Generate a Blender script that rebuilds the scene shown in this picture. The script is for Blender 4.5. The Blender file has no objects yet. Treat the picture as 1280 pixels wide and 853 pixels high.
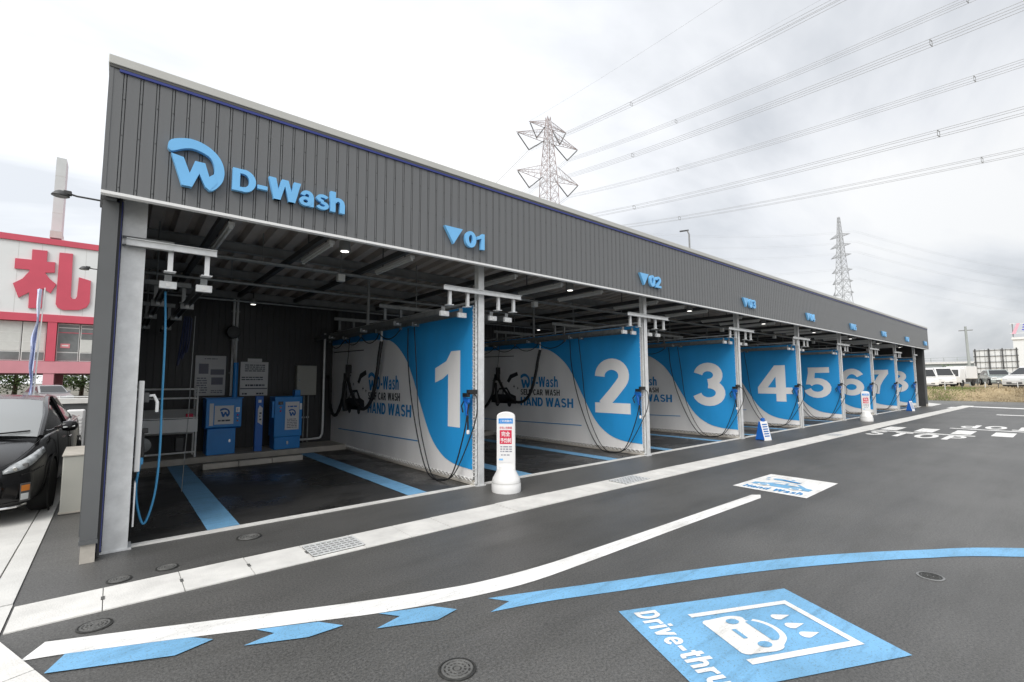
import bpy, math, random
from mathutils import Vector, Matrix
rnd = random.Random(7)
S = bpy.context.scene
COL = S.collection

# ------------------------------------------------------------------ camera
YAW, PITCH, ROLL = 0.698, 0.0844, -0.0046
FPX = 591.87
cd = bpy.data.cameras.new('camera'); cam = bpy.data.objects.new('camera', cd); COL.objects.link(cam)
fw = Vector((math.sin(YAW)*math.cos(PITCH), math.cos(YAW)*math.cos(PITCH), math.sin(PITCH)))
rt = Vector((math.cos(YAW), -math.sin(YAW), 0)); up = rt.cross(fw)
r2 = rt*math.cos(ROLL)+up*math.sin(ROLL); u2 = up*math.cos(ROLL)-rt*math.sin(ROLL)
M = Matrix((r2, u2, -fw)).transposed().to_4x4(); M.translation = Vector((-4.3966, -6.0114, 1.6))
cam.matrix_world = M
cd.sensor_fit = 'HORIZONTAL'; cd.sensor_width = 36.0; cd.lens = 36.0*FPX/1280
cd.clip_start = 0.05; cd.clip_end = 6000
S.camera = cam

# ------------------------------------------------------------------ sky, sun, exposure
SUN_AZ, SUN_EL = math.radians(-122), math.radians(44)      # azimuth from +Y towards +X
world = bpy.data.worlds.new('World'); S.world = world; world.use_nodes = True
nt = world.node_tree; nt.nodes.clear()
def N(t, **k):
    n = nt.nodes.new(t)
    for a, v in k.items(): setattr(n, a, v)
    return n
out = N('ShaderNodeOutputWorld'); bg = N('ShaderNodeBackground'); nt.links.new(bg.outputs[0], out.inputs[0])
sky = N('ShaderNodeTexSky'); sky.sky_type = 'NISHITA'; sky.sun_disc = False
sky.sun_elevation = SUN_EL; sky.sun_rotation = SUN_AZ; sky.air_density = 1.0; sky.dust_density = 3.0
tc = N('ShaderNodeTexCoord'); sx = N('ShaderNodeSeparateXYZ'); nt.links.new(tc.outputs['Generated'], sx.inputs[0])
den = N('ShaderNodeMath', operation='ADD'); den.inputs[1].default_value = 0.22
mx0 = N('ShaderNodeMath', operation='MAXIMUM'); mx0.inputs[1].default_value = 0.0
nt.links.new(sx.outputs[2], mx0.inputs[0]); nt.links.new(mx0.outputs[0], den.inputs[0])
dv = []
for k in (0, 1):
    d = N('ShaderNodeMath', operation='DIVIDE'); nt.links.new(sx.outputs[k], d.inputs[0]); nt.links.new(den.outputs[0], d.inputs[1]); dv.append(d)
cmb = N('ShaderNodeCombineXYZ'); nt.links.new(dv[0].outputs[0], cmb.inputs[0]); nt.links.new(dv[1].outputs[0], cmb.inputs[1])
mp = N('ShaderNodeMapping'); mp.inputs['Scale'].default_value = (0.42, 0.75, 1); mp.inputs['Rotation'].default_value = (0, 0, 0.6); mp.inputs['Location'].default_value = (3.1, 1.7, 0)
nt.links.new(cmb.outputs[0], mp.inputs[0])
nz = N('ShaderNodeTexNoise'); nz.inputs['Scale'].default_value = 1.25; nz.inputs['Detail'].default_value = 7; nz.inputs['Roughness'].default_value = 0.53; nz.inputs['Distortion'].default_value = 0.4
nt.links.new(mp.outputs[0], nz.inputs['Vector'])
rp = N('ShaderNodeValToRGB'); e = rp.color_ramp.elements
e[0].position = 0.36; e[0].color = (0.615, 0.64, 0.675, 1); e[1].position = 0.60; e[1].color = (1.0, 1.0, 0.995, 1)
m_ = e.new(0.48); m_.color = (0.86, 0.875, 0.90, 1)
nt.links.new(nz.outputs[0], rp.inputs[0])
# the cloud deck is thin to the left and thickens into a grey bank on the right
dp = N('ShaderNodeVectorMath', operation='DOT_PRODUCT'); nt.links.new(tc.outputs['Generated'], dp.inputs[0])
GLOW_AZ, GLOW_EL = math.radians(-60), math.radians(40)
dp.inputs[1].default_value = (math.sin(GLOW_AZ)*math.cos(GLOW_EL), math.cos(GLOW_AZ)*math.cos(GLOW_EL), math.sin(GLOW_EL))
gl = N('ShaderNodeMapRange'); gl.inputs[1].default_value = -0.55; gl.inputs[2].default_value = 1.0; gl.inputs[3].default_value = 0.64; gl.inputs[4].default_value = 1.06
nt.links.new(dp.outputs['Value'], gl.inputs[0])
ml = N('ShaderNodeVectorMath', operation='SCALE'); nt.links.new(rp.outputs[0], ml.inputs[0]); nt.links.new(gl.outputs[0], ml.inputs['Scale'])
sk = N('ShaderNodeVectorMath', operation='SCALE'); sk.inputs['Scale'].default_value = 0.012; nt.links.new(sky.outputs[0], sk.inputs[0])
ad = N('ShaderNodeVectorMath', operation='ADD'); nt.links.new(ml.outputs[0], ad.inputs[0]); nt.links.new(sk.outputs[0], ad.inputs[1])
nt.links.new(ad.outputs[0], bg.inputs[0]); bg.inputs[1].default_value = 0.9
sl = bpy.data.lights.new('sun', 'SUN'); so = bpy.data.objects.new('sun', sl); COL.objects.link(so)
sl.energy = 1.5; sl.angle = math.radians(38); sl.color = (1, 0.97, 0.93)
sd = Vector((math.sin(SUN_AZ)*math.cos(SUN_EL), math.cos(SUN_AZ)*math.cos(SUN_EL), math.sin(SUN_EL)))
so.rotation_euler = sd.to_track_quat('Z', 'Y').to_euler(); so.location = (-20, -20, 40)
S.view_settings.view_transform = 'Standard'; S.view_settings.look = 'None'; S.view_settings.gamma = 1
S.view_settings.use_curve_mapping = False; S.view_settings.exposure = 0.6

# ------------------------------------------------------------------ materials
MAT = {}
def mat(name, col, rough=0.6, metal=0.0, var=0.0, scale=4.0, bump=0.0, bscale=60.0, spec=0.5, col2=None, emit=0, trans=0, coat=0, detail=4, stretch=None):
    if name in MAT: return MAT[name]
    m = bpy.data.materials.new(name); m.use_nodes = True; t = m.node_tree
    b = t.nodes['Principled BSDF']
    b.inputs['Base Color'].default_value = (*col, 1); b.inputs['Roughness'].default_value = rough; b.inputs['Metallic'].default_value = metal
    b.inputs['Specular IOR Level'].default_value = spec
    if coat: b.inputs['Coat Weight'].default_value = coat; b.inputs['Coat Roughness'].default_value = 0.08
    if trans: b.inputs['Transmission Weight'].default_value = trans
    if emit: b.inputs['Emission Color'].default_value = (*col, 1); b.inputs['Emission Strength'].default_value = emit
    tcn = t.nodes.new('ShaderNodeTexCoord'); vec = tcn.outputs['Object']
    if stretch:
        q = t.nodes.new('ShaderNodeMapping'); q.inputs['Scale'].default_value = stretch; t.links.new(vec, q.inputs[0]); vec = q.outputs[0]
    if var or col2:
        n = t.nodes.new('ShaderNodeTexNoise'); n.inputs['Scale'].default_value = scale; n.inputs['Detail'].default_value = detail; n.inputs['Roughness'].default_value = 0.6
        t.links.new(vec, n.inputs['Vector'])
        r = t.nodes.new('ShaderNodeValToRGB'); r.color_ramp.elements[0].position = 0.33; r.color_ramp.elements[1].position = 0.68
        c1 = col2 if col2 else tuple(c*(1-var) for c in col); c2 = col if col2 else tuple(min(1, c*(1+var)) for c in col)
        r.color_ramp.elements[0].color = (*c1, 1); r.color_ramp.elements[1].color = (*c2, 1)
        t.links.new(n.outputs[0], r.inputs[0]); t.links.new(r.outputs[0], b.inputs['Base Color'])
        mr = t.nodes.new('ShaderNodeMapRange'); mr.inputs[3].default_value = max(0.02, rough-0.1); mr.inputs[4].default_value = min(1, rough+0.1)
        t.links.new(n.outputs[0], mr.inputs[0]); t.links.new(mr.outputs[0], b.inputs['Roughness'])
    if bump:
        n2 = t.nodes.new('ShaderNodeTexNoise'); n2.inputs['Scale'].default_value = bscale; n2.inputs['Detail'].default_value = 3
        t.links.new(vec, n2.inputs['Vector'])
        bp = t.nodes.new('ShaderNodeBump'); bp.inputs['Strength'].default_value = bump; bp.inputs['Distance'].default_value = 0.01
        t.links.new(n2.outputs[0], bp.inputs['Height']); t.links.new(bp.outputs[0], b.inputs['Normal'])
    MAT[name] = m
    return m

def asphalt(name, dark, light, stain, wet=False):
    m = bpy.data.materials.new(name); m.use_nodes = True; t = m.node_tree; b = t.nodes['Principled BSDF']
    L = t.links.new; tcn = t.nodes.new('ShaderNodeTexCoord'); v = tcn.outputs['Object']
    def noise(s, d=3, ro=0.6):
        n = t.nodes.new('ShaderNodeTexNoise'); n.inputs['Scale'].default_value = s; n.inputs['Detail'].default_value = d; n.inputs['Roughness'].default_value = ro
        L(v, n.inputs['Vector']); return n
    def ramp(src, p0, c0, p1, c1):
        r = t.nodes.new('ShaderNodeValToRGB'); r.color_ramp.elements[0].position = p0; r.color_ramp.elements[1].position = p1
        r.color_ramp.elements[0].color = (*c0, 1); r.color_ramp.elements[1].color = (*c1, 1); L(src, r.inputs[0]); return r
    def mixc(kind, f, a, bb):
        x = t.nodes.new('ShaderNodeMix'); x.data_type = 'RGBA'; x.blend_type = kind
        if isinstance(f, float): x.inputs[0].default_value = f
        else: L(f, x.inputs[0])
        L(a, x.inputs[6]); L(bb, x.inputs[7]); return x.outputs[2]
    fine = ramp(noise(62, 6, 0.98).outputs[0], 0.39, tuple(c*0.26 for c in dark), 0.65, tuple(c*1.22 for c in light))
    big = ramp(noise(0.5, 6, 0.6).outputs[0], 0.3, (0.78, 0.78, 0.77), 0.7, (1.15, 1.14, 1.12))
    c = mixc('MULTIPLY', 1.0, fine.outputs[0], big.outputs[0])
    # dried-on stains and tyre scuffs, drawn out along the driving direction
    mp_ = t.nodes.new('ShaderNodeMapping'); mp_.inputs['Scale'].default_value = (0.5, 2.2, 1); mp_.inputs['Rotation'].default_value = (0, 0, 0.25); L(v, mp_.inputs[0])
    ns = t.nodes.new('ShaderNodeTexNoise'); ns.inputs['Scale'].default_value = 1.3; ns.inputs['Detail'].default_value = 6; ns.inputs['Roughness'].default_value = 0.7; L(mp_.outputs[0], ns.inputs['Vector'])
    st = ramp(ns.outputs[0], 0.36, (stain, stain, stain*0.98), 0.52, (1, 1, 1))
    c = mixc('MULTIPLY', 0.8, c, st.outputs[0])
    ns2 = noise(14, 5, 0.75); st2 = ramp(ns2.outputs[0], 0.29, (0.55, 0.55, 0.55), 0.36, (1, 1, 1)); c = mixc('MULTIPLY', 0.7, c, st2.outputs[0])
    ns3 = noise(46, 2, 0.5); st3 = ramp(ns3.outputs[0], 0.70, (0, 0, 0), 0.78, (0.05, 0.05, 0.045)); c = mixc('ADD', 1.0, c, st3.outputs[0])
    # tyre tracks: long soft bands along the lane, a shade darker where rubber has polished the stone
    mq = t.nodes.new('ShaderNodeMapping'); mq.inputs['Scale'].default_value = (0.10, 1.9, 1); mq.inputs['Rotation'].default_value = (0, 0, 0.10 if not wet else 1.5708); L(v, mq.inputs[0])
    nq = t.nodes.new('ShaderNodeTexNoise'); nq.inputs['Scale'].default_value = 1.0; nq.inputs['Detail'].default_value = 4; nq.inputs['Roughness'].default_value = 0.6; nq.inputs['Distortion'].default_value = 0.3; L(mq.outputs[0], nq.inputs['Vector'])
    tq = ramp(nq.outputs[0], 0.38, (0.91, 0.91, 0.915), 0.58, (1.02, 1.02, 1.02)); c = mixc('MULTIPLY', 1.0, c, tq.outputs[0])
    # dark oil and tar spots
    no = noise(3.1, 3, 0.5); to = ramp(no.outputs[0], 0.725, (1, 1, 1), 0.76, (0.62, 0.62, 0.62)); c = mixc('MULTIPLY', 1.0, c, to.outputs[0])
    if wet:
        nw = noise(0.75, 5, 0.55); tw = ramp(nw.outputs[0], 0.44, (0.62, 0.62, 0.62), 0.56, (1, 1, 1)); c = mixc('MULTIPLY', 1.0, c, tw.outputs[0])
        rw = t.nodes.new('ShaderNodeMapRange'); rw.inputs[1].default_value = 0.45; rw.inputs[2].default_value = 0.56; rw.inputs[3].default_value = 0.26; rw.inputs[4].default_value = 0.55; L(nw.outputs[0], rw.inputs[0]); L(rw.outputs[0], b.inputs['Roughness'])
    L(c, b.inputs['Base Color']); b.inputs['Roughness'].default_value = 0.5; b.inputs['Specular IOR Level'].default_value = 0.6
    n2 = noise(95, 3, 0.8); bp = t.nodes.new('ShaderNodeBump'); bp.inputs['Strength'].default_value = 0.3; bp.inputs['Distance'].default_value = 0.005
    L(n2.outputs[0], bp.inputs['Height']); L(bp.outputs[0], b.inputs['Normal'])
    MAT[name] = m; return m

def paint(name, col, wear_col, amount=0.32):
    """road paint: worn through to the aggregate in specks, soiled in patches"""
    m = bpy.data.materials.new(name); m.use_nodes = True; t = m.node_tree; b = t.nodes['Principled BSDF']; L = t.links.new
    v = t.nodes.new('ShaderNodeTexCoord').outputs['Object']
    def noise(s, d, ro=0.6):
        n = t.nodes.new('ShaderNodeTexNoise'); n.inputs['Scale'].default_value = s; n.inputs['Detail'].default_value = d; n.inputs['Roughness'].default_value = ro; L(v, n.inputs['Vector']); return n
    n1 = noise(90, 3, 0.7); n2 = noise(1.7, 6, 0.65)
    r1 = t.nodes.new('ShaderNodeValToRGB'); r1.color_ramp.elements[0].position = amount; r1.color_ramp.elements[1].position = amount+0.06
    r1.color_ramp.elements[0].color = (*wear_col, 1); r1.color_ramp.elements[1].color = (*col, 1); L(n1.outputs[0], r1.inputs[0])
    r2_ = t.nodes.new('ShaderNodeValToRGB'); r2_.color_ramp.elements[0].position = 0.3; r2_.color_ramp.elements[1].position = 0.6
    r2_.color_ramp.elements[0].color = (0.80, 0.79, 0.77, 1); r2_.color_ramp.elements[1].color = (1.03, 1.03, 1.03, 1); L(n2.outputs[0], r2_.inputs[0])
    x = t.nodes.new('ShaderNodeMix'); x.data_type = 'RGBA'; x.blend_type = 'MULTIPLY'; x.inputs[0].default_value = 1; L(r1.outputs[0], x.inputs[6]); L(r2_.outputs[0], x.inputs[7])
    mp3 = t.nodes.new('ShaderNodeMapping'); mp3.inputs['Scale'].default_value = (0.7, 5.0, 1); mp3.inputs['Rotation'].default_value = (0, 0, 0.35); L(v, mp3.inputs[0])
    n3 = t.nodes.new('ShaderNodeTexNoise'); n3.inputs['Scale'].default_value = 2.2; n3.inputs['Detail'].default_value = 8; n3.inputs['Roughness'].default_value = 0.75; L(mp3.outputs[0], n3.inputs['Vector'])
    r3 = t.nodes.new('ShaderNodeValToRGB'); r3.color_ramp.elements[0].position = 0.35; r3.color_ramp.elements[1].position = 0.50
    r3.color_ramp.elements[0].color = (0.70, 0.69, 0.68, 1); r3.color_ramp.elements[1].color = (1, 1, 1, 1); L(n3.outputs[0], r3.inputs[0])
    x3 = t.nodes.new('ShaderNodeMix'); x3.data_type = 'RGBA'; x3.blend_type = 'MULTIPLY'; x3.inputs[0].default_value = 0.8; L(x.outputs[2], x3.inputs[6]); L(r3.outputs[0], x3.inputs[7])
    L(x3.outputs[2], b.inputs['Base Color']); b.inputs['Roughness'].default_value = 0.65
    bp = t.nodes.new('ShaderNodeBump'); bp.inputs['Strength'].default_value = 0.35; bp.inputs['Distance'].default_value = 0.005; L(n1.outputs[0], bp.inputs['Height']); L(bp.outputs[0], b.inputs['Normal'])
    MAT[name] = m; return m

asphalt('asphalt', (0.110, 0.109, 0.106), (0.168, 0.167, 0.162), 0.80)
asphalt('bay_asphalt_shaded', (0.040, 0.040, 0.039), (0.070, 0.069, 0.067), 0.6, wet=True)  # forecourt asphalt with the shade of the bays put into its colour, plus wet patches
asphalt('road_asphalt', (0.17, 0.17, 0.165), (0.23, 0.23, 0.22), 0.85)
paint('paint_white', (0.86, 0.86, 0.845), (0.38, 0.38, 0.37), 0.32)
paint('paint_blue', (0.19, 0.44, 0.70), (0.16, 0.30, 0.42), 0.37)
mat('concrete', (0.70, 0.69, 0.66), 0.85, var=0.12, scale=3, bump=0.4, bscale=90, detail=8)
mat('concrete_slab', (0.63, 0.625, 0.60), 0.85, var=0.10, scale=2, bump=0.3, bscale=70, detail=8)
mat('concrete_warm', (0.46, 0.43, 0.38), 0.85, var=0.12, scale=5, bump=0.3, bscale=60, detail=6)
mat('joint', (0.10, 0.10, 0.095), 0.9)
mat('earth', (0.17, 0.16, 0.13), 0.95, var=0.25, scale=0.06)
mat('cladding', (0.142, 0.146, 0.149), 0.42, var=0.11, scale=1.6, stretch=(1, 1, 0.10), detail=8)
mat('cladding_end', (0.11, 0.115, 0.118), 0.5, var=0.08, scale=1.2)
mat('cladding_black', (0.042, 0.043, 0.045), 0.5, var=0.2, scale=1.5)
mat('flashing', (0.50, 0.50, 0.47), 0.45, var=0.06, scale=1.0)
mat('trim_white', (0.80, 0.80, 0.79), 0.4)
mat('blue_strip', (0.030, 0.045, 0.22), 0.35)
mat('galv', (0.74, 0.75, 0.75), 0.4, metal=0.2, var=0.10, scale=9, detail=6)
mat('galv_dark', (0.24, 0.25, 0.25), 0.45, metal=0.5, var=0.2, scale=12)
mat('deck', (0.50, 0.45, 0.41), 0.6, var=0.18, scale=1.2)
mat('steel_dark', (0.06, 0.062, 0.063), 0.5, var=0.2, scale=6)
mat('steel_grey', (0.23, 0.235, 0.235), 0.5, var=0.15, scale=6)
mat('tube', (0.72, 0.72, 0.70), 0.35)
mat('lamp_on', (1.0, 0.97, 0.9), 0.4, emit=2.0)
mat('banner_white', (0.89, 0.88, 0.87), 0.6, var=0.05, scale=1.5, bump=0.6, bscale=2.2, stretch=(1, 1, 0.35), detail=7)
mat('banner_blue', (0.026, 0.345, 0.77), 0.5, var=0.08, scale=1.2, bump=0.6, bscale=2.2, stretch=(1, 1, 0.35), detail=7)
mat('banner_grey', (0.035, 0.037, 0.042), 0.55)
mat('banner_lblue', (0.03, 0.26, 0.58), 0.55)
mat('sign_blue', (0.18, 0.49, 0.84), 0.35, var=0.05, scale=3)
mat('sign_edge', (0.22, 0.55, 0.85), 0.4)
mat('machine_blue', (0.018, 0.25, 0.68), 0.4, var=0.06, scale=3)
mat('machine_blue_deep', (0.012, 0.14, 0.55), 0.4)
mat('paper', (0.74, 0.74, 0.74), 0.6, var=0.03, scale=4)
mat('ink', (0.05, 0.06, 0.09), 0.7)
mat('ink_grey', (0.25, 0.25, 0.30), 0.7)
mat('navy', (0.006, 0.012, 0.05), 0.5)
mat('ink_blue', (0.02, 0.13, 0.42), 0.7)
mat('red_print', (0.60, 0.012, 0.06), 0.5)
mat('pink_print', (0.75, 0.25, 0.28), 0.5)
mat('white_plastic', (0.78, 0.78, 0.77), 0.35, var=0.04, scale=4)
mat('white_paint', (0.80, 0.80, 0.79), 0.35, var=0.03, scale=3)
mat('rubber', (0.016, 0.016, 0.017), 0.5)
mat('hose_blue', (0.06, 0.30, 0.55), 0.45)
mat('box_beige', (0.42, 0.42, 0.38), 0.5, var=0.04)
mat('iron', (0.055, 0.055, 0.052), 0.6, metal=0.4, var=0.3, scale=25, bump=0.3, bscale=50)
mat('cover_relief', (0.12, 0.12, 0.115), 0.6, var=0.2, scale=25)
mat('carpaint_black', (0.006, 0.006, 0.007), 0.2, spec=0.35, coat=0.25)
mat('carpaint_white', (0.78, 0.78, 0.77), 0.25, coat=0.6)
mat('carpaint_sage', (0.34, 0.38, 0.37), 0.25, coat=0.6)
mat('carpaint_silver', (0.45, 0.46, 0.47), 0.3, metal=0.5)
mat('glass_dark', (0.02, 0.022, 0.024), 0.06, spec=0.8)
mat('glass_screen', (0.27, 0.285, 0.29), 0.10, spec=0.5)
mat('tyre', (0.018, 0.018, 0.018), 0.85)
mat('rim', (0.50, 0.50, 0.51), 0.3, metal=0.8)
mat('chrome', (0.75, 0.75, 0.75), 0.12, metal=1.0)
mat('lens', (0.72, 0.74, 0.74), 0.12, spec=0.8)
mat('lamp_glass', (0.33, 0.35, 0.36), 0.07, spec=0.9, var=0.5, scale=14)
mat('lens_dark', (0.12, 0.12, 0.12), 0.2)
mat('amber', (0.75, 0.26, 0.05), 0.25)
mat('tail', (0.45, 0.02, 0.02), 0.25)
mat('plate_yellow', (0.75, 0.62, 0.08), 0.5)
mat('red_wall', (0.60, 0.085, 0.13), 0.55, var=0.05, scale=0.6)
mat('pink_wall', (0.62, 0.27, 0.31), 0.7, var=0.06, scale=0.6)
mat('board_white', (0.75, 0.77, 0.77), 0.55, var=0.03, scale=0.5)
mat('tower_grey', (0.58, 0.62, 0.62), 0.5, var=0.05, scale=0.8)
mat('window_glass', (0.16, 0.17, 0.17), 0.15, var=0.3, scale=0.7)
mat('blind_white', (0.62, 0.63, 0.60), 0.6, var=0.04)
mat('frame_white', (0.75, 0.75, 0.73), 0.5)
mat('ceil_dark', (0.10, 0.095, 0.09), 0.8)
mat('pylon', (0.46, 0.40, 0.395), 0.6, var=0.2, scale=0.12)
mat('pylon_far', (0.42, 0.43, 0.44), 0.6)
mat('wire', (0.42, 0.43, 0.44), 0.6)
mat('insulator', (0.14, 0.14, 0.14), 0.5)
mat('grass_dry', (0.30, 0.235, 0.14), 0.9, var=0.35, scale=0.5)
mat('grass_straw', (0.43, 0.36, 0.24), 0.9, var=0.3, scale=0.6)
mat('grass_green', (0.16, 0.20, 0.06), 0.9, var=0.2, scale=1.5)
mat('leaf', (0.06, 0.11, 0.03), 0.8, var=0.35, scale=0.8)
mat('leaf2', (0.10, 0.15, 0.04), 0.8, var=0.3, scale=0.8)
mat('bark', (0.10, 0.075, 0.05), 0.9)
mat('flag', (0.78, 0.82, 0.90), 0.7, col2=(0.35, 0.42, 0.75), scale=0.9)
mat('dark_wall', (0.075, 0.078, 0.08), 0.7, var=0.15, scale=2)
mat('viaduct', (0.36, 0.39, 0.38), 0.8, var=0.1, scale=0.2)
mat('viaduct_dark', (0.12, 0.13, 0.13), 0.8)
mat('logo_blue', (0.10, 0.10, 0.55), 0.5)
mat('logo_pink', (0.75, 0.42, 0.50), 0.5)

# ------------------------------------------------------------------ mesh helpers
class MB:
    def __init__(s): s.v = []; s.f = []; s.mi = []; s.cur = 0
    def add(s, vs, fs):
        o = len(s.v); s.v += [tuple(p) for p in vs]; s.f += [tuple(i+o for i in f) for f in fs]; s.mi += [s.cur]*len(fs); return s
    def box(s, x0, x1, y0, y1, z0, z1):
        vs = [(x, y, z) for x in (x0, x1) for y in (y0, y1) for z in (z0, z1)]
        return s.add(vs, [(0,1,3,2),(4,6,7,5),(0,4,5,1),(2,3,7,6),(0,2,6,4),(1,5,7,3)])
    def fbox(s, O, A, B, C):
        """box from corner O with edge vectors A, B, C"""
        O, A, B, C = map(Vector, (O, A, B, C))
        vs = [O+A*i+B*j+C*k for i in (0,1) for j in (0,1) for k in (0,1)]
        return s.add(vs, [(0,1,3,2),(4,6,7,5),(0,4,5,1),(2,3,7,6),(0,2,6,4),(1,5,7,3)])
    def quad(s, a, b, c, d): return s.add([a, b, c, d], [(0,1,2,3)])
    def poly(s, pts): return s.add(pts, [tuple(range(len(pts)))])
    def prism(s, pts, O, R, U, D):
        """2-D polygon pts in frame O + a R + b U, thickened by vector D"""
        O, R, U, D = map(Vector, (O, R, U, D)); n = len(pts)
        a = [O+R*p[0]+U*p[1] for p in pts]; b = [q+D for q in a]
        return s.add(a+b, [tuple(range(n))[::-1], tuple(range(n, 2*n))]+[(i, (i+1) % n, n+(i+1) % n, n+i) for i in range(n)])
    def tube(s, path, r, n=8, caps=True):
        P = [Vector(p) for p in path]; m = len(P); o = len(s.v); t0 = None
        rr = r if isinstance(r, (list, tuple)) else [r]*m
        nrm = None
        for i, p in enumerate(P):
            t = (P[min(i+1, m-1)]-P[max(i-1, 0)])
            if t.length < 1e-9: t = Vector((0,0,1))
            t.normalize()
            if nrm is None:
                nrm = t.orthogonal().normalized()
            else:
                nrm = (nrm - t*nrm.dot(t))
                nrm = nrm.normalized() if nrm.length > 1e-6 else t.orthogonal().normalized()
            bn = t.cross(nrm)
            for k in range(n):
                a = 2*math.pi*k/n; s.v.append(tuple(p+(nrm*math.cos(a)+bn*math.sin(a))*rr[i]))
        fs = [(o+i*n+k, o+i*n+(k+1) % n, o+(i+1)*n+(k+1) % n, o+(i+1)*n+k) for i in range(m-1) for k in range(n)]
        if caps: fs += [tuple(o+k for k in range(n))[::-1], tuple(o+(m-1)*n+k for k in range(n))]
        s.f += fs; s.mi += [s.cur]*len(fs); return s
    def lathe(s, prof, O=(0,0,0), n=24, axis='Z', caps=True):
        o = len(s.v); m = len(prof)
        for r, h in prof:
            for k in range(n):
                a = 2*math.pi*k/n; c, d = r*math.cos(a), r*math.sin(a)
                q = (c, d, h) if axis == 'Z' else ((h, c, d) if axis == 'X' else (c, h, d))
                s.v.append((O[0]+q[0], O[1]+q[1], O[2]+q[2]))
        fs = [(o+i*n+k, o+i*n+(k+1) % n, o+(i+1)*n+(k+1) % n, o+(i+1)*n+k) for i in range(m-1) for k in range(n)]
        if caps: fs += [tuple(o+k for k in range(n))[::-1], tuple(o+(m-1)*n+k for k in range(n))]
        s.f += fs; s.mi += [s.cur]*len(fs); return s
    def mesh(s, name, mats, smooth=False):
        me = bpy.data.meshes.new(name); me.from_pydata(s.v, [], s.f); me.update()
        for m in (mats if isinstance(mats, (list, tuple)) else [mats]): me.materials.append(MAT[m])
        if any(s.mi): me.polygons.foreach_set('material_index', s.mi)
        if smooth: me.polygons.foreach_set('use_smooth', [True]*len(me.polygons))
        return me
    def build(s, name, mats, parent=None, smooth=False, bevel=0, sub=0):
        me = s.mesh(name, mats, smooth); o = bpy.data.objects.new(name, me); COL.objects.link(o)
        if parent: o.parent = parent
        if smooth and not sub: 
            me.set_sharp_from_angle(angle=math.radians(40))
        if sub:
            q = o.modifiers.new('sub', 'SUBSURF'); q.levels = sub; q.render_levels = sub
        if bevel:
            q = o.modifiers.new('bevel', 'BEVEL'); q.width = bevel; q.segments = 2; q.limit_method = 'ANGLE'
        return o

def link_mesh(name, me, parent=None):
    o = bpy.data.objects.new(name, me); COL.objects.link(o)
    if parent: o.parent = parent
    return o
def tag(o, label=None, cat=None, group=None, kind=None):
    if label: o['label'] = label
    if cat: o['category'] = cat
    if group: o['group'] = group
    if kind: o['kind'] = kind
    return o
def thing(name, label, cat, loc=(0,0,0), rz=0.0, group=None):
    o = bpy.data.objects.new(name, None); COL.objects.link(o); o.location = loc; o.rotation_euler = (0, 0, rz)
    o.empty_display_size = 0.1
    return tag(o, label, cat, group)
def copy_tree(o, parent=None):
    c = o.copy(); COL.objects.link(c); c.parent = parent
    for ch in list(o.children): copy_tree(ch, c)
    return c
def cat_rom(pts, k=8):
    P = [Vector(p) for p in pts]; P = [P[0]*2-P[1]]+P+[P[-1]*2-P[-2]]; o = []
    for i in range(1, len(P)-2):
        for j in range(k):
            t = j/k; a, b, c, d = P[i-1], P[i], P[i+1], P[i+2]
            o.append(0.5*((2*b)+(c-a)*t+(2*a-5*b+4*c-d)*t*t+(3*b-a-3*c+d)*t*t*t))
    o.append(P[-2]); return o
TXT = {}
def text_mesh(s, bold=0.0, depth=0.0, spacing=1.0):
    """text as a mesh scaled so that its bounds are 1 x 1, depth along +z"""
    key = (s, bold, depth, spacing)
    if key in TXT: return TXT[key]
    c = bpy.data.curves.new('lettering', 'FONT'); c.body = s; c.size = 1; c.offset = bold; c.extrude = 0; c.space_character = spacing; c.resolution_u = 4
    o = bpy.data.objects.new('lettering', c); COL.objects.link(o)
    dg = bpy.context.evaluated_depsgraph_get(); dg.update()
    me = bpy.data.meshes.new_from_object(o.evaluated_get(dg))
    bpy.data.objects.remove(o); 
    vs = [v.co.copy() for v in me.vertices]; fs = [tuple(p.vertices) for p in me.polygons]
    x0 = min(v.x for v in vs); x1 = max(v.x for v in vs); y0 = min(v.y for v in vs); y1 = max(v.y for v in vs)
    # boundary edges give the side walls
    from collections import Counter
    ec = Counter()
    for f in fs:
        for i in range(len(f)): ec[(f[i], f[(i+1) % len(f)])] += 1
    bnd = [e_ for e_ in ec if (e_[1], e_[0]) not in ec]
    TXT[key] = ([((v.x-x0)/(x1-x0), (v.y-y0)/(y1-y0)) for v in vs], fs, bnd, (x1-x0)/(y1-y0))
    bpy.data.meshes.remove(me)
    return TXT[key]
def text(mb, s, O, R, U, w, h, depth=0.0, bold=0.03, spacing=1.0):
    """write s into the box O .. O+R*w+U*h; letters stand `depth` proud of the plane"""
    O, R, U = Vector(O), Vector(R), Vector(U); Nn = R.cross(U)
    if s == '1':
        w = w or 0.6*h; p1 = [(0.52,0),(1,0),(1,1),(0.62,1),(0.42,0.86),(0.0,0.76),(0.0,0.56),(0.28,0.62),(0.52,0.70)]
        if depth > 0: mb.prism([(a*w, b*h) for a, b in p1], O, R, U, Nn*depth)
        else: mb.poly([O+R*(a*w)+U*(b*h) for a, b in p1])
        return w
    pts, fs, bnd, asp = text_mesh(s, bold, 0, spacing)
    if w is None: w = asp*h
    n = len(pts); o = len(mb.v)
    top = [O+R*(p[0]*w)+U*(p[1]*h)+Nn*depth for p in pts]
    if depth > 0:
        bot = [q-Nn*depth for q in top]
        mb.add(top+bot, list(fs)+[(b, a, a+n, b+n) for a, b in bnd])
    else: mb.add(top, fs)
    return w
X_, Y_, Z_ = (1,0,0), (0,1,0), (0,0,1)
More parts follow.
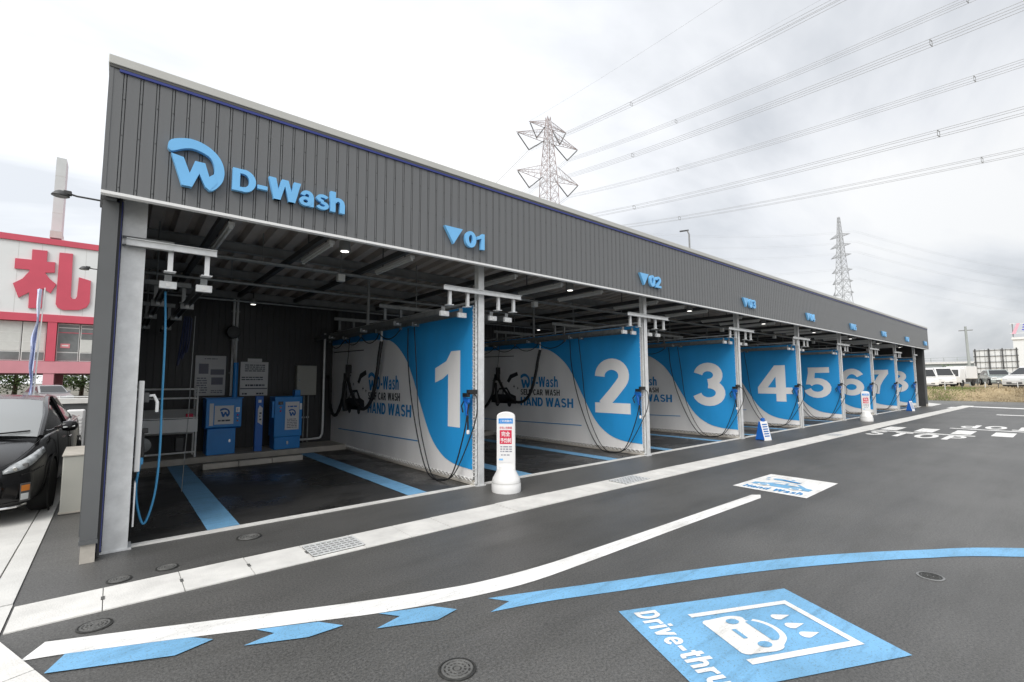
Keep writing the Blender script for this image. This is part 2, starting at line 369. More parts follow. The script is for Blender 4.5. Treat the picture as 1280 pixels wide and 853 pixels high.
def el(cx, cy, rx, ry, a0, a1, n=16): return [(cx+rx*math.cos(math.radians(a0+(a1-a0)*k/n)), cy+ry*math.sin(math.radians(a0+(a1-a0)*k/n))) for k in range(n+1)]
def rc(x0, y0, x1, y1): return ('p', [(x0,y0),(x1,y0),(x1,y1),(x0,y1)])
# heavy grotesque drawn from strokes: width, then polygons ('p') and thick paths ('s', points, thickness)
HG = {
 '0': (0.70, [('s', el(0.35,0.5,0.235,0.40,0,360,26), 0.22)]),
 '1': (0.52, [('p', [(0.28,0),(0.52,0),(0.52,1),(0.34,1),(0.24,0.87),(0.0,0.78),(0.0,0.58),(0.16,0.63),(0.28,0.70)])]),
 '2': (0.72, [('s', el(0.355,0.685,0.245,0.215,182,-38)+[(0.40,0.38),(0.17,0.14)], 0.21), rc(0,0,0.72,0.19)]),
 '3': (0.72, [('s', el(0.34,0.715,0.215,0.19,170,-90), 0.20), ('s', el(0.345,0.305,0.255,0.205,90,-168), 0.20)]),
 '4': (0.78, [rc(0.42,0,0.64,1), rc(0,0.21,0.78,0.385), ('p', [(0,0.386),(0.235,0.386),(0.44,0.72),(0.44,1.0),(0.40,1.0)])]),
 '5': (0.72, [rc(0.12,0.82,0.67,1.0), ('p', [(0.12,0.82),(0.05,0.44),(0.26,0.44),(0.305,0.82)]), ('s', el(0.345,0.325,0.26,0.225,142,-168), 0.20)]),
 '6': (0.72, [('s', el(0.365,0.315,0.25,0.215,0,360,24), 0.205), ('s', el(0.395,0.47,0.285,0.43,180,38), 0.205)]),
 '7': (0.70, [rc(0,0.81,0.70,1.0), ('s', [(0.585,0.86),(0.45,0.62),(0.34,0.36),(0.29,0.0)], 0.225)]),
 '8': (0.72, [('s', el(0.36,0.735,0.205,0.17,0,360,22), 0.19), ('s', el(0.36,0.295,0.25,0.20,0,360,24), 0.20)]),
 'D': (0.74, [rc(0,0,0.23,1), rc(0.22,0.81,0.36,1), rc(0.22,0,0.36,0.19), ('s', el(0.34,0.5,0.285,0.405,90,-90), 0.21)]),
 'W': (1.08, [('p', [(0,1),(0.235,1),(0.40,0),(0.18,0)]), ('p', [(0.43,1),(0.60,1),(0.40,0),(0.205,0)]), ('p', [(0.48,1),(0.65,1),(0.875,0),(0.68,0)]), ('p', [(0.845,1),(1.08,1),(0.90,0),(0.68,0)])]),
 'a': (0.60, [rc(0.38,0,0.57,0.50), ('s', el(0.31,0.48,0.165,0.19,175,0), 0.165), ('s', el(0.255,0.22,0.165,0.155,0,360,18), 0.15)]),
 's': (0.56, [('s', el(0.29,0.545,0.185,0.125,25,260,12)+el(0.27,0.20,0.195,0.135,85,-160,12), 0.155)]),
 'h': (0.60, [rc(0,0,0.21,1.03), ('s', el(0.325,0.46,0.165,0.20,170,0), 0.185), rc(0.395,0,0.595,0.46)]),
 'S': (0.70, [('s', el(0.345,0.72,0.225,0.19,28,265,14)+el(0.355,0.285,0.24,0.195,88,-160,14), 0.18)]),
 'T': (0.66, [rc(0,0.82,0.66,1), rc(0.22,0,0.44,0.83)]),
 'O': (0.82, [('s', el(0.41,0.5,0.30,0.41,0,360,28), 0.20)]),
 'P': (0.68, [rc(0,0,0.22,1), rc(0.21,0.83,0.38,1), rc(0.21,0.38,0.38,0.55), ('s', el(0.37,0.69,0.205,0.225,90,-90), 0.17)]),
 'E': (0.60, [rc(0,0,0.22,1), rc(0.21,0.82,0.60,1), rc(0.21,0.42,0.56,0.59), rc(0.21,0,0.60,0.18)]),
 'L': (0.58, [rc(0,0,0.22,1), rc(0.21,0,0.58,0.18)]),
 'F': (0.58, [rc(0,0,0.22,1), rc(0.21,0.82,0.58,1), rc(0.21,0.42,0.54,0.59)]),
 'C': (0.74, [('s', el(0.40,0.5,0.29,0.41,45,315,24), 0.20)]),
 'A': (0.80, [('p', [(0,0),(0.22,0),(0.475,1),(0.29,1)]), ('p', [(0.58,0),(0.80,0),(0.51,1),(0.325,1)]), rc(0.17,0.20,0.63,0.36)]),
 'R': (0.72, [rc(0,0,0.22,1), rc(0.21,0.83,0.38,1), rc(0.21,0.39,0.40,0.56), ('s', el(0.37,0.695,0.205,0.22,90,-90), 0.17), ('p', [(0.33,0.42),(0.52,0.45),(0.73,0),(0.49,0)])]),
 'H': (0.74, [rc(0,0,0.22,1), rc(0.52,0,0.74,1), rc(0.21,0.41,0.53,0.60)]),
 'N': (0.74, [rc(0,0,0.21,1), rc(0.53,0,0.74,1), ('p', [(0,1),(0.22,1),(0.74,0),(0.52,0)])]),
 'n': (0.60, [rc(0,0,0.21,0.74), ('s', el(0.325,0.46,0.165,0.20,170,0), 0.185), rc(0.395,0,0.595,0.46)]),
 'd': (0.62, [rc(0.41,0,0.62,1.03), ('s', el(0.30,0.37,0.20,0.28,0,360,20), 0.18)]),
 'r': (0.44, [rc(0,0,0.21,0.74), ('s', [(0.10,0.42),(0.17,0.58),(0.30,0.65),(0.44,0.65)], 0.18)]),
 'i': (0.21, [rc(0,0,0.21,0.74), rc(0,0.83,0.21,1.0)]),
 'v': (0.64, [('p', [(0,0.74),(0.22,0.74),(0.43,0),(0.22,0)]), ('p', [(0.42,0.74),(0.64,0.74),(0.42,0),(0.21,0)])]),
 'e': (0.62, [('s', el(0.31,0.37,0.215,0.275,0,318,24), 0.175), rc(0.15,0.30,0.61,0.43)]),
 't': (0.42, [rc(0.10,0.10,0.31,0.95), rc(0,0.57,0.42,0.74), ('s', [(0.205,0.2),(0.23,0.10),(0.31,0.08),(0.42,0.085)], 0.17)]),
 'u': (0.60, [rc(0.39,0,0.60,0.74), rc(0,0.28,0.21,0.74), ('s', el(0.275,0.28,0.165,0.195,180,350), 0.185)]),
 '-': (0.38, [rc(0,0.30,0.38,0.48)]),
}
def thick(pts, t):
    """outline of a path of width t (closed paths come back as a ring of quads)"""
    P = [Vector((a, b, 0)) for a, b in pts]; closed = (P[0]-P[-1]).length < 1e-6
    if closed: P = P[:-1]
    n = len(P); L = []; R = []
    for i in range(n):
        a = P[i-1] if closed or i else P[i]; b = P[(i+1) % n] if closed or i < n-1 else P[i]
        d = (b-a).normalized(); k = Vector((-d.y, d.x, 0))*t/2; L.append(P[i]+k); R.append(P[i]-k)
    return L, R, closed
def heavy(mb, s, O, R, U, w, h, depth=0.0, gap=0.075, xh=1.0):
    """set s in the heavy face into the box w x h; pieces are staggered a hair so that none are coplanar"""
    O, R, U = Vector(O), Vector(R), Vector(U); Nn = R.cross(U)
    tot = sum(HG[c][0] if c != ' ' else 0.34 for c in s)+gap*(len(s)-1); sx_ = w/tot; x = 0; lay = 0
    for c in s:
        if c == ' ': x += 0.34+gap; continue
        for pi, pc in enumerate(HG[c][1]):
            off = Nn*(0.0007*pi)
            def put(q): return O+R*((x+q[0])*sx_)+U*(q[1]*h)+off
            if pc[0] == 'p':
                pts = pc[1]; ar = sum(pts[i][0]*pts[(i+1) % len(pts)][1]-pts[(i+1) % len(pts)][0]*pts[i][1] for i in range(len(pts)))
                v = [put(q) for q in (pts if ar > 0 else pts[::-1])]; n = len(v)
                if depth: mb.add([q+Nn*depth for q in v]+v, [tuple(range(n))]+[(n+i, n+(i+1) % n, (i+1) % n, i) for i in range(n)])
                else: mb.add(v, [tuple(range(n))])
            else:
                Lp, Rp, cl = thick(pc[1], pc[2]); n = len(Lp); A = [put(q) for q in Lp]; B = [put(q) for q in Rp]
                m = n if cl else n-1
                top = Nn*depth; vs = [q+top for q in A]+[q+top for q in B]; fs = []
                for i in range(m):
                    j = (i+1) % n; fs.append((i, n+i, n+j, j))
                if (vs[n]-vs[0]).cross(vs[1]-vs[0]).dot(Nn) < 0: fs = [f[::-1] for f in fs]
                if depth:
                    vs += A+B
                    for i in range(m):
                        j = (i+1) % n; fs += [(i, j, 2*n+j, 2*n+i), (n+j, n+i, 3*n+i, 3*n+j)]
                    if not cl: fs += [(0, 2*n, 3*n, n), (n-1, 2*n-1, 4*n-1, 3*n-1)]
                mb.add(vs, fs)
        x += HG[c][0]+gap
    return w
W = 4.431
ORD = ('first','second','third','fourth','fifth','sixth','seventh','eighth')
XL, XR, YF, ZB, ZT = -4.57, 32.40, -0.4357, 3.3187, 4.6116

# ================================================================== GROUND
def sheet(name, pts, z, m, parent=None, thick=0):
    mb = MB()
    if thick: mb.prism(pts, (0,0,z-thick), X_, Y_, (0,0,thick))
    else: mb.poly([(p[0], p[1], z) for p in pts])
    return mb.build(name, m, parent)
def ccw(pts):
    a = sum(pts[i][0]*pts[(i+1) % len(pts)][1]-pts[(i+1) % len(pts)][0]*pts[i][1] for i in range(len(pts)))
    return pts if a > 0 else pts[::-1]
ground = sheet('ground', [(-2500,-2500),(2500,-2500),(2500,2500),(-2500,2500)], -0.06, 'earth'); tag(ground, 'bare brown earth reaching to the horizon', kind='structure')
lot = sheet('asphalt_lot', [(-4.87,-60),(41,-60),(38.5,-2.0),(36.5,-0.2),(36.5,9),(-4.87,9)], 0.0, 'asphalt'); tag(lot, 'dark grey asphalt forecourt of the car wash', kind='structure')
bayfloor = sheet('bay_floor', [(-4.44,0.10),(32.2,0.10),(32.2,6.3),(-4.44,6.3)], 0.004, 'bay_asphalt_shaded'); tag(bayfloor, 'asphalt floor inside the wash bays, coloured darker for the shade there', kind='structure')
road = sheet('road', [(41,-60),(38.5,-2.0),(36.5,-0.2),(36.5,40),(46.5,40),(43.4,-60)], -0.004, 'road_asphalt'); tag(road, 'pale grey road beyond the forecourt', kind='structure')

# concrete apron on the left where the black car stands, cast in slabs with open joints
apron = tag(sheet('concrete_apron', [(-30,-0.95),(-4.87,-0.95),(-4.87,14),(-30,14)], -0.02, 'joint'), 'pale concrete apron under the black car', kind='structure')
x = -4.87
for i in range(14):
    w = 0.16 if i == 0 else (0.9 if i > 1 else 0.55)
    y = -0.95
    while y < 13.5:
        L_ = 1.8
        mb = MB(); mb.box(x-w+0.006, x-0.006, y+0.006, min(14, y+L_)-0.006, -0.02, 0.012+rnd.uniform(-0.003, 0.003))
        mb.build('slab', 'concrete_slab', apron); y += L_
    x -= w
# entry kerb at the lower left
kerb = thing('entry_kerb', 'pale concrete kerb crossing the lower left corner', 'kerb', (0,0,0))
kerb['kind'] = 'structure'; del kerb['category']
d_ = Vector((0.24, -0.65, 0)).normalized(); n_ = Vector((-d_.y, d_.x, 0))
O = Vector((-4.86, -1.62, 0))
for i in range(6):
    mb = MB(); a = O+d_*(i*0.6+0.005)
    mb.fbox(a-n_*0.0, d_*0.59, n_*-0.16, (0,0,0.018)); mb.build('kerb_stone', 'concrete', kerb)
    mb = MB(); mb.fbox(a-n_*0.165, d_*0.59, n_*-0.75, (0,0,0.010)); mb.build('kerb_slab', 'concrete_slab', kerb)
mb = MB(); mb.poly([(-7,-0.96,0.009),(-7,-1.6,0.009),(-4.872,-1.62,0.009),(-4.872,-0.96,0.009)]); mb.build('kerb_slab', 'concrete_slab', kerb)

# gutter of precast blocks between forecourt and bays
gut = thing('drain_gutter', 'pale concrete gutter strip running along the front of the bays', 'gutter'); gut['kind'] = 'structure'; del gut['category']
def gy(x): return -1.015-0.012*max(0, x)
x = -4.86; L_ = 0.483; i = 0
while x < 34.5:
    x1 = x+L_
    grate = any(a < x+0.3 < b for a, b in ((-3.1, -2.2), (1.5, 2.4), (11.2, 12.0)))
    ya, yb = gy(x), gy(x1)
    mb = MB(); h = 0.010+rnd.uniform(-0.003, 0.003)
    mb.prism(ccw([(x+0.003, ya), (x1-0.003, yb), (x1-0.003, yb-0.475), (x+0.003, ya-0.475)]), (0,0,-0.05), X_, Y_, (0,0,0.05+h))
    mb.build('gutter_block', 'concrete', gut)
    # small finger slot that each cover block has
    if x < -3: mb = MB(); mb.box(x1-0.011, x1+0.011, yb-0.27, yb-0.20, h-0.004, h+0.003); mb.build('slot', 'joint', gut)
    x = x1; i += 1
def grating(x0, x1, y1, y0):
    g = tag(link_mesh('drain_grating', MB().box(x0, x1, y0, y1, 0.004, 0.0135).mesh('drain_grating', 'joint')), kind='structure'); g.parent = gut
    mb = MB()
    n = 5
    for k in range(n+1):
        yy = y0+(y1-y0-0.024)*k/n; mb.box(x0, x1, yy, yy+0.024, 0.012, 0.021)
    for k in range(10): 
        xx = x0+(x1-x0-0.012)*k/9; mb.box(xx, xx+0.008, y0, y1, 0.012, 0.017)
    b = mb.build('grating_bar', 'galv', g)
grating(-2.92, -2.43, -1.085, -1.42); grating(1.72, 2.35, -1.10, -1.44); grating(11.3, 11.95, -1.22, -1.56)

# threshold kerb line at the bay fronts
mb = MB()
th = thing('threshold_strip', 'thin pale concrete strip along the bay openings', 'strip'); th['kind'] = 'structure'; del th['category']
x = -4.20
while x < 31.9:
    mb = MB(); mb.box(x+0.003, min(x+1.8, 32)-0.003, 0.03, 0.12, -0.03, 0.014); mb.build('strip_block', 'concrete', th); x += 1.8

# ------------------------------------------------------------------ painted markings (parts of the ground they lie on)
def mark(name, pts, m, z=0.004, label=None, parent=lot):
    o = sheet(name, ccw(pts), z, m, parent)
    if label: o['label'] = label
    return o
up_ = cat_rom([(-4.64,-1.79,0),(-4.28,-1.945,0),(-3.92,-2.105,0),(-3.57,-2.26,0),(-3.26,-2.40,0),(-2.84,-2.575,0),(-2.45,-2.72,0),(-2.07,-2.83,0),(-1.47,-2.91,0),(-0.8,-2.93,0),(0.3,-2.945,0),(1.54,-2.955,0),(2.51,-2.97,0)], 4)
lo_ = cat_rom([(-4.73,-1.98,0),(-4.53,-2.05,0),(-4.19,-2.20,0),(-3.94,-2.315,0),(-3.61,-2.47,0),(-3.26,-2.63,0),(-2.93,-2.78,0),(-2.57,-2.91,0),(-2.2,-3.02,0),(-1.73,-3.10,0),(-1.04,-3.115,0),(0.03,-3.115,0),(1.25,-3.12,0),(2.42,-3.13,0)], 4)
mark('white_line', [(p.x, p.y) for p in up_]+[(2.60,-3.05)]+[(p.x, p.y) for p in lo_[::-1]], 'paint_white', label='long curving white lane line')
mark('blue_arrow', [(-4.61,-2.24),(-4.535,-2.055),(-3.94,-2.325),(-3.84,-2.44),(-4.04,-2.50)], 'paint_blue', z=0.0075, label='long blue arrow start beside the white line')
mark('blue_arrow', [(-3.71,-2.645),(-3.53,-2.61),(-3.61,-2.485),(-3.27,-2.645),(-3.16,-2.80),(-3.38,-2.80)], 'paint_blue', z=0.0075)
mark('blue_arrow', [(-3.01,-2.98),(-2.82,-2.93),(-2.915,-2.80),(-2.58,-2.945),(-2.47,-3.10),(-2.65,-3.14)], 'paint_blue', z=0.0075)
bu = cat_rom([(-2.20,-3.10,0),(-1.80,-3.27,0),(-1.24,-3.515,0),(-0.55,-3.81,0),(0.14,-4.13,0),(0.76,-4.47,0),(1.49,-4.95,0),(2.28,-5.57,0),(4.2,-7.6,0)], 6)
bl = cat_rom([(-2.31,-3.28,0),(-1.90,-3.42,0),(-1.40,-3.64,0),(-0.65,-3.965,0),(-0.10,-4.225,0),(0.49,-4.545,0),(1.21,-4.99,0),(1.98,-5.61,0),(3.9,-7.7,0)], 6)
mark('blue_line', [(p.x, p.y) for p in bu]+[(p.x, p.y) for p in bl[::-1]]+[(-2.11,-3.24)], 'paint_blue', label='long curving blue guide line ending in an arrow tail')

# drive-through panel: local s (reading direction) and t (up) axes
o2 = Vector((-1.63,-3.85,0)); Us = Vector((1.26,-0.60,0)).normalized(); Vs = Vector((-0.39,-0.83,0)).normalized()
dp_ = mark('drive_through_marking', [(o2+Us*a+Vs*b)[:2] for a, b in ((0,0),(1.395,0),(1.395,0.92),(0,0.92))], 'paint_blue', label='large blue square marking with white car, drops and lettering')
def dmark(name, pts, m, z=0.008):
    mb = MB(); mb.poly([tuple(o2+Vs*a+Us*b+Vector((0,0,z))) for a, b in pts]); return mb.build(name, m, dp_)
def arc(cx, cy, rx, ry, a0, a1, n=10): return [(cx+rx*math.cos(math.radians(a0+(a1-a0)*k/n)), cy+ry*math.sin(math.radians(a0+(a1-a0)*k/n))) for k in range(n+1)]
dmark('gate_symbol', [(0.17,0.43),(0.215,0.43),(0.215,1.185),(0.715,1.185),(0.715,0.43),(0.765,0.43),(0.765,1.235),(0.17,1.235)], 'paint_white')
# car seen from the front: body with bumper, roof arch, lamps and grille cut out as blue on top
body = arc(0.315,0.50,0.045,0.05,250,160,4)+arc(0.31,0.66,0.05,0.10,180,100,5)+arc(0.36,0.74,0.02,0.03,160,90,3)+arc(0.475,0.74,0.16,0.14,150,30,10)+arc(0.64,0.66,0.05,0.10,80,0,5)+arc(0.635,0.50,0.045,0.05,20,-70,4)
dmark('car_symbol', body[::-1], 'paint_white')
dmark('car_window_symbol', (arc(0.475,0.735,0.125,0.105,165,15,10)+[(0.59,0.73),(0.36,0.73)])[::-1], 'paint_blue', 0.012)
for cx in (0.335, 0.615): dmark('car_lamp_symbol', arc(cx,0.652,0.033,0.045,0,330,11), 'paint_blue', 0.012)
dmark('car_grille_symbol', [(0.42,0.575),(0.53,0.575),(0.53,0.605),(0.42,0.605)], 'paint_blue', 0.012)
for cx in (0.355, 0.472, 0.586): dmark('drop_symbol', [(cx,1.09)]+arc(cx,0.985,0.036,0.036,30,-210,9)[::-1], 'paint_white')
mb = MB(); heavy(mb, 'Drive-thru', o2+Vs*0.055+Us*0.085+Vector((0,0,0.008)), Vs, Us, 0.83, 0.165); mb.build('lettering', 'paint_white', dp_)

# hand-wash panel
hp = mark('hand_wash_marking', [(2.90,-2.52),(4.26,-2.54),(4.24,-3.52),(2.86,-3.54)], 'paint_white', label='white square marking with pale blue car and lettering')
def hmark(name, pts, m, z=0.008): 
    mb = MB(); mb.poly([(2.88+b, -2.53-a, z) for a, b in pts]); return mb.build(name, m, hp)
hmark('car_symbol', [(0.10,0.40),(0.10,0.55),(0.26,0.60),(0.38,0.76),(0.66,0.78),(0.80,0.60),(0.90,0.56),(0.90,0.40)], 'paint_blue')
hmark('car_window_symbol', [(0.33,0.61),(0.41,0.72),(0.50,0.73),(0.50,0.61)], 'paint_white', 0.012); hmark('car_window_symbol', [(0.54,0.61),(0.54,0.73),(0.63,0.73),(0.72,0.61)], 'paint_white', 0.012)
for cx in (0.28, 0.72): hmark('car_wheel_symbol', arc(cx,0.41,0.085,0.085,0,330,11), 'paint_white', 0.012); hmark('car_wheel_symbol', arc(cx,0.41,0.05,0.05,0,330,11), 'paint_blue', 0.016)
hmark('sponge_symbol', arc(0.30,0.98,0.10,0.07,0,330,11), 'paint_blue'); hmark('arm_symbol', [(0.38,1.0),(0.36,0.92),(0.60,0.86),(0.64,0.92)], 'banner_lblue', 0.012)
for q in ((0.16,0.88),(0.12,1.02),(0.46,1.08)): hmark('bubble_symbol', arc(q[0],q[1],0.03,0.03,0,324,9), 'paint_blue')
mb = MB(); heavy(mb, 'Hand Wash', (2.88+0.10,-2.53-0.10,0.008), (0,-1,0), X_, 0.80, 0.17); mb.build('lettering', 'banner_lblue', hp)

# stop lines, crossing bars and STOP lettering further down the lane
mark('stop_line', [(13.98,-1.66),(14.22,-1.66),(14.22,-4.05),(13.98,-4.05)], 'paint_white', label='white stop line behind the near STOP lettering')
mark('stop_line', [(16.50,-3.20),(16.74,-3.20),(16.74,-6.2),(16.50,-6.2)], 'paint_white', label='white stop line facing the oncoming lane')
for k in range(6): mark('crossing_bar', [(14.5,-1.80-0.84*k),(15.9,-1.80-0.84*k),(15.9,-2.23-0.84*k),(14.5,-2.23-0.84*k)], 'paint_white')
mb = MB(); heavy(mb, 'STOP', (12.55,-1.80,0.004), (0,-1,0), X_, 2.15, 1.35, gap=0.22); tag(mb.build('stop_lettering', 'paint_white', lot), 'white STOP lettering reading up the lane')
mb = MB(); heavy(mb, 'STOP', (18.55,-5.55,0.004), Y_, (-1,0,0), 2.2, 1.5, gap=0.22); tag(mb.build('stop_lettering', 'paint_white', lot), 'upside down STOP lettering for oncoming cars')
mark('white_line', [(30.9,-1.20),(32.6,-1.20),(32.8,-1.82),(30.9,-1.82)], 'paint_white')
mark('white_line', [(33.2,-1.75),(34.2,-1.75),(31.6,-8.5),(30.7,-8.5)], 'paint_white')
mark('white_line', [(25.6,-3.55),(26.1,-3.55),(26.1,-7.5),(25.6,-7.5)], 'paint_white')
sheet('concrete_pad', [(32.5,-0.35),(36.2,-0.30),(38.6,1.0),(32.5,1.0)], 0.008, 'concrete_slab', lot)

# bay stripes
for k in range(8):
    for x0, x1 in ((-3.54,-3.23),(-1.15,-0.85)):
        mark('bay_stripe', [(x0+k*W,0.14),(x1+k*W,0.14),(x1+k*W,5.22),(x0+k*W,5.22)], 'paint_blue', 0.010, parent=bayfloor)

# manhole covers
def cover(x, y, r, label, m='iron', rm='cover_relief'):
    t = thing('manhole_cover', label, 'manhole cover', (x, y, 0), rnd.uniform(0, 3))
    mb = MB(); mb.lathe([(r*1.12,0.001),(r*1.12,0.007),(r*1.02,0.008),(r*1.02,0.004)], n=28, caps=False); mb.build('ring', m, t)
    mb = MB(); mb.lathe([(r,0.001),(r,0.006)], n=28); mb.build('lid', m, t)
    mb = MB()
    for q in (0.35, 0.62, 0.86):
        mb.lathe([(r*q-0.008*r/0.1,0.0045),(r*q-0.006*r/0.1,0.010),(r*q+0.006*r/0.1,0.010),(r*q+0.008*r/0.1,0.0045)], n=24, caps=False)
    for k in range(12):
        a = k*math.pi/6; c, s_ = math.cos(a), math.sin(a)
        mb.fbox((c*r*0.36-s_*0.004, s_*r*0.36+c*0.004, 0.0045), (c*r*0.5, s_*r*0.5, 0), (s_*0.008, -c*0.008, 0), (0,0,0.0048))
    mb.lathe([(r*0.2,0.0045),(r*0.18,0.0095)], n=16)
    mb.build('relief', rm, t)
    return t
cover(-2.85,-3.68,0.095,'small round iron cover near the bottom edge beside the blue arrows')
cover(-4.41,-1.73,0.085,'small round cover between gutter and white line at far left')
cover(-4.28,-0.88,0.075,'small round cover in the asphalt in front of the grey end wall')
cover(-3.96,-0.82,0.075,'small round cover between end wall and first drain grating')
cover(-3.24,-0.38,0.105,'round cover just outside the first bay threshold')
cover(0.77,-5.13,0.08,'pale round cover beyond the drive-through marking at right', 'steel_grey', 'iron')

# ================================================================== BUILDING
bld = thing('car_wash_building', 'long open-fronted car wash building with dark grey ribbed fascia', 'building', (0,0,0))
# fascia of ribbed cladding, one sheet per rib module
fas = MB().box(XL+0.01, XR-0.01, YF+0.03, YF+0.10, ZB+0.02, ZT-0.06).build('fascia', 'cladding', bld)
PW = 0.1248; zb, zt = ZB+0.028, ZT-0.085
prof = [(0,0.030),(0.0,0.0),(0.094,0.0),(0.098,0.016),(0.1205,0.016),(PW,0.0),(PW,0.030)]
def panel_mesh():
    mb = MB(); n = 9
    pr = [(0,0),(0.096,0),(0.0965,0.026),(0.1025,0.026),(0.103,0.001),(0.1175,0.001),(0.118,0.026),(0.1240,0.026),(0.1245,0)]
    for z in (zb, zt):
        for px, py in pr: mb.v.append((px, py, z))
    for i in range(8): mb.f.append((i, i+1, i+1+n, i+n)); mb.mi.append(0)
    # screws on the rib floor
    for z in (zb+0.05, zb+0.55, zt-0.28):
        o = len(mb.v); mb.cur = 1; mb.box(0.107,0.115,-0.003,0.0015,z,z+0.008); mb.cur = 0
    return mb.mesh('cladding_panel', ['cladding', 'steel_dark'])
pm = panel_mesh(); k = 0; x = XL+0.004
while x+PW < XR+0.02:
    o = link_mesh('cladding_panel', pm, fas); o.location = (x, YF+rnd.uniform(-0.0006, 0.0006), 0); x += PW; k += 1
mb = MB(); mb.box(XL-0.012, XR+0.012, YF-0.02, YF+0.62, ZT-0.055, ZT+0.03); mb.build('roof_cap', 'flashing', bld, bevel=0.006)
mb = MB(); mb.box(XL-0.004, XR+0.004, YF-0.012, YF+0.05, ZT-0.082, ZT-0.056); mb.build('cap_shadow_gap', 'joint', bld)
mb = MB(); mb.box(XL+0.07, XR-0.03, YF-0.018, YF-0.002, ZT-0.112, ZT-0.088); mb.build('blue_edge_strip', 'blue_strip', bld)
mb = MB(); mb.box(XL-0.004, XR+0.004, YF-0.014, YF+0.06, ZB, ZB+0.027); mb.build('bottom_trim', 'trim_white', bld)
for a, b in ((XL-0.003, XL+0.028), (XR-0.02, XR+0.003)): MB().box(a, b, YF-0.004, YF+0.6, ZB+0.028, ZT-0.085).build('corner_flashing', 'cladding', bld)
# soffit behind fascia and inner lining
mb = MB(); mb.box(XL+0.03, XR-0.03, YF+0.101, YF+0.125, ZB+0.03, 4.3); mb.build('fascia_back', 'steel_dark', bld)
# end walls
def end_wall(x0, x1, face):
    mb = MB(); mb.box(x0, x1, -0.23, 6.45, 0.20, ZB-0.002)
    w = mb.build('end_wall', 'cladding_end', bld)
    mb = MB(); mb.box(x0-0.006, x1+0.006, -0.245, 6.46, 0.165, 0.199); mb.build('base_flashing', 'cladding_end', w)
    mb = MB(); mb.box(x0+0.008, x1-0.008, -0.225, 6.44, -0.02, 0.164); mb.build('base_block', 'concrete_warm', w)
    mb = MB(); y = -0.10
    while y < 6.3: mb.box(x0-0.012 if face < 0 else x1, x0 if face < 0 else x1+0.012, y, y+0.03, 0.21, ZB-0.01); y += 0.125
    mb.build('wall_ribs', 'cladding_end', w)
    mb = MB(); mb.box(x1 if face < 0 else x0-0.02, x1+0.02 if face < 0 else x0, -0.15, 6.3, 0.02, 4.0); mb.build('inner_lining', 'cladding_black', w)
    return w
end_wall(XL+0.012, -4.44, -1); end_wall(32.25, 32.385, 1)
mb = MB(); mb.tube([(-4.432,-0.10,0.05),(-4.432,-0.10,ZB+0.05)], 0.022, 8); mb.build('rain_pipe', 'blue_strip', bld, smooth=True)
# upper end closures (fascia returns)
for x0, x1 in ((XL+0.03,-4.46),(32.25,32.37)):
    mb = MB(); mb.box(x0, x1, YF+0.13, 6.45, ZB, 4.30); mb.build('gable', 'cladding_end', bld)
# back wall with ribs
bw = MB().box(-4.42, 32.24, 6.32, 6.45, 0.0, 3.9).build('back_wall', 'cladding_black', bld)
mb = MB(); x = -4.40
while x < 32.2: mb.box(x, x+0.035, 6.300, 6.320, 0.13, 3.8); x += 0.125
mb.build('wall_ribs', 'cladding_black', bw)
mb = MB()
for z in (1.35, 2.35, 3.0): mb.box(-4.42, 32.2, 6.292, 6.299, z, z+0.03)
mb.build('wall_rail', 'cladding_black', bw)
mb = MB(); mb.box(-4.42, 32.2, 5.30, 6.318, 0.0, 0.12); mb.build('plinth', 'concrete_warm', bw, bevel=0.008)
# folded-plate roof deck, ribs running front to back, falling to the rear
mb = MB(); x = XL+0.15; zf, zr = 4.02, 3.60; prof = []
while x < XR-0.15:
    prof += [(x, 0.0), (x+0.13, 0.0), (x+0.17, 0.11), (x+0.26, 0.11)]; x += 0.30
n = len(prof)
for yy, zz in ((-0.30, zf), (6.40, zr)):
    for px, pz in prof: mb.v.append((px, yy, zz+pz))
for i in range(n-1): mb.f.append((i, i+n, i+n+1, i+1)); mb.mi.append(0)
mb.build('roof_deck', 'deck', bld)
mb = MB(); mb.prism([(-0.31,zf+0.14),(6.45,zr+0.14),(6.45,zr+0.20),(-0.31,zf+0.20)], (XL+0.05,0,0), Y_, Z_, (XR-XL-0.1,0,0)); mb.build('roof_top', 'steel_grey', bld)
def ceilz(y): return zf+(zr-zf)*(y+0.30)/6.70
# purlins along the building
for y in (0.35, 2.55, 4.20, 6.0):
    mb = MB(); z = ceilz(y); mb.box(-4.40, 32.2, y-0.05, y+0.05, z-0.16, z-0.15); mb.box(-4.40, 32.2, y-0.006, y+0.006, z-0.15, z-0.01); mb.box(-4.40, 32.2, y-0.05, y+0.05, z-0.012, z-0.002)
    mb.build('purlin', 'steel_grey', bld)
# rafters carrying the strip lights
for k in range(8):
    for dx in (-3.50, -2.33, -1.15):
        xx = dx+k*W; mb = MB(); mb.box(xx-0.035, xx+0.035, -0.28, 6.3, 3.50, 3.58); mb.build('rafter', 'steel_dark', bld)
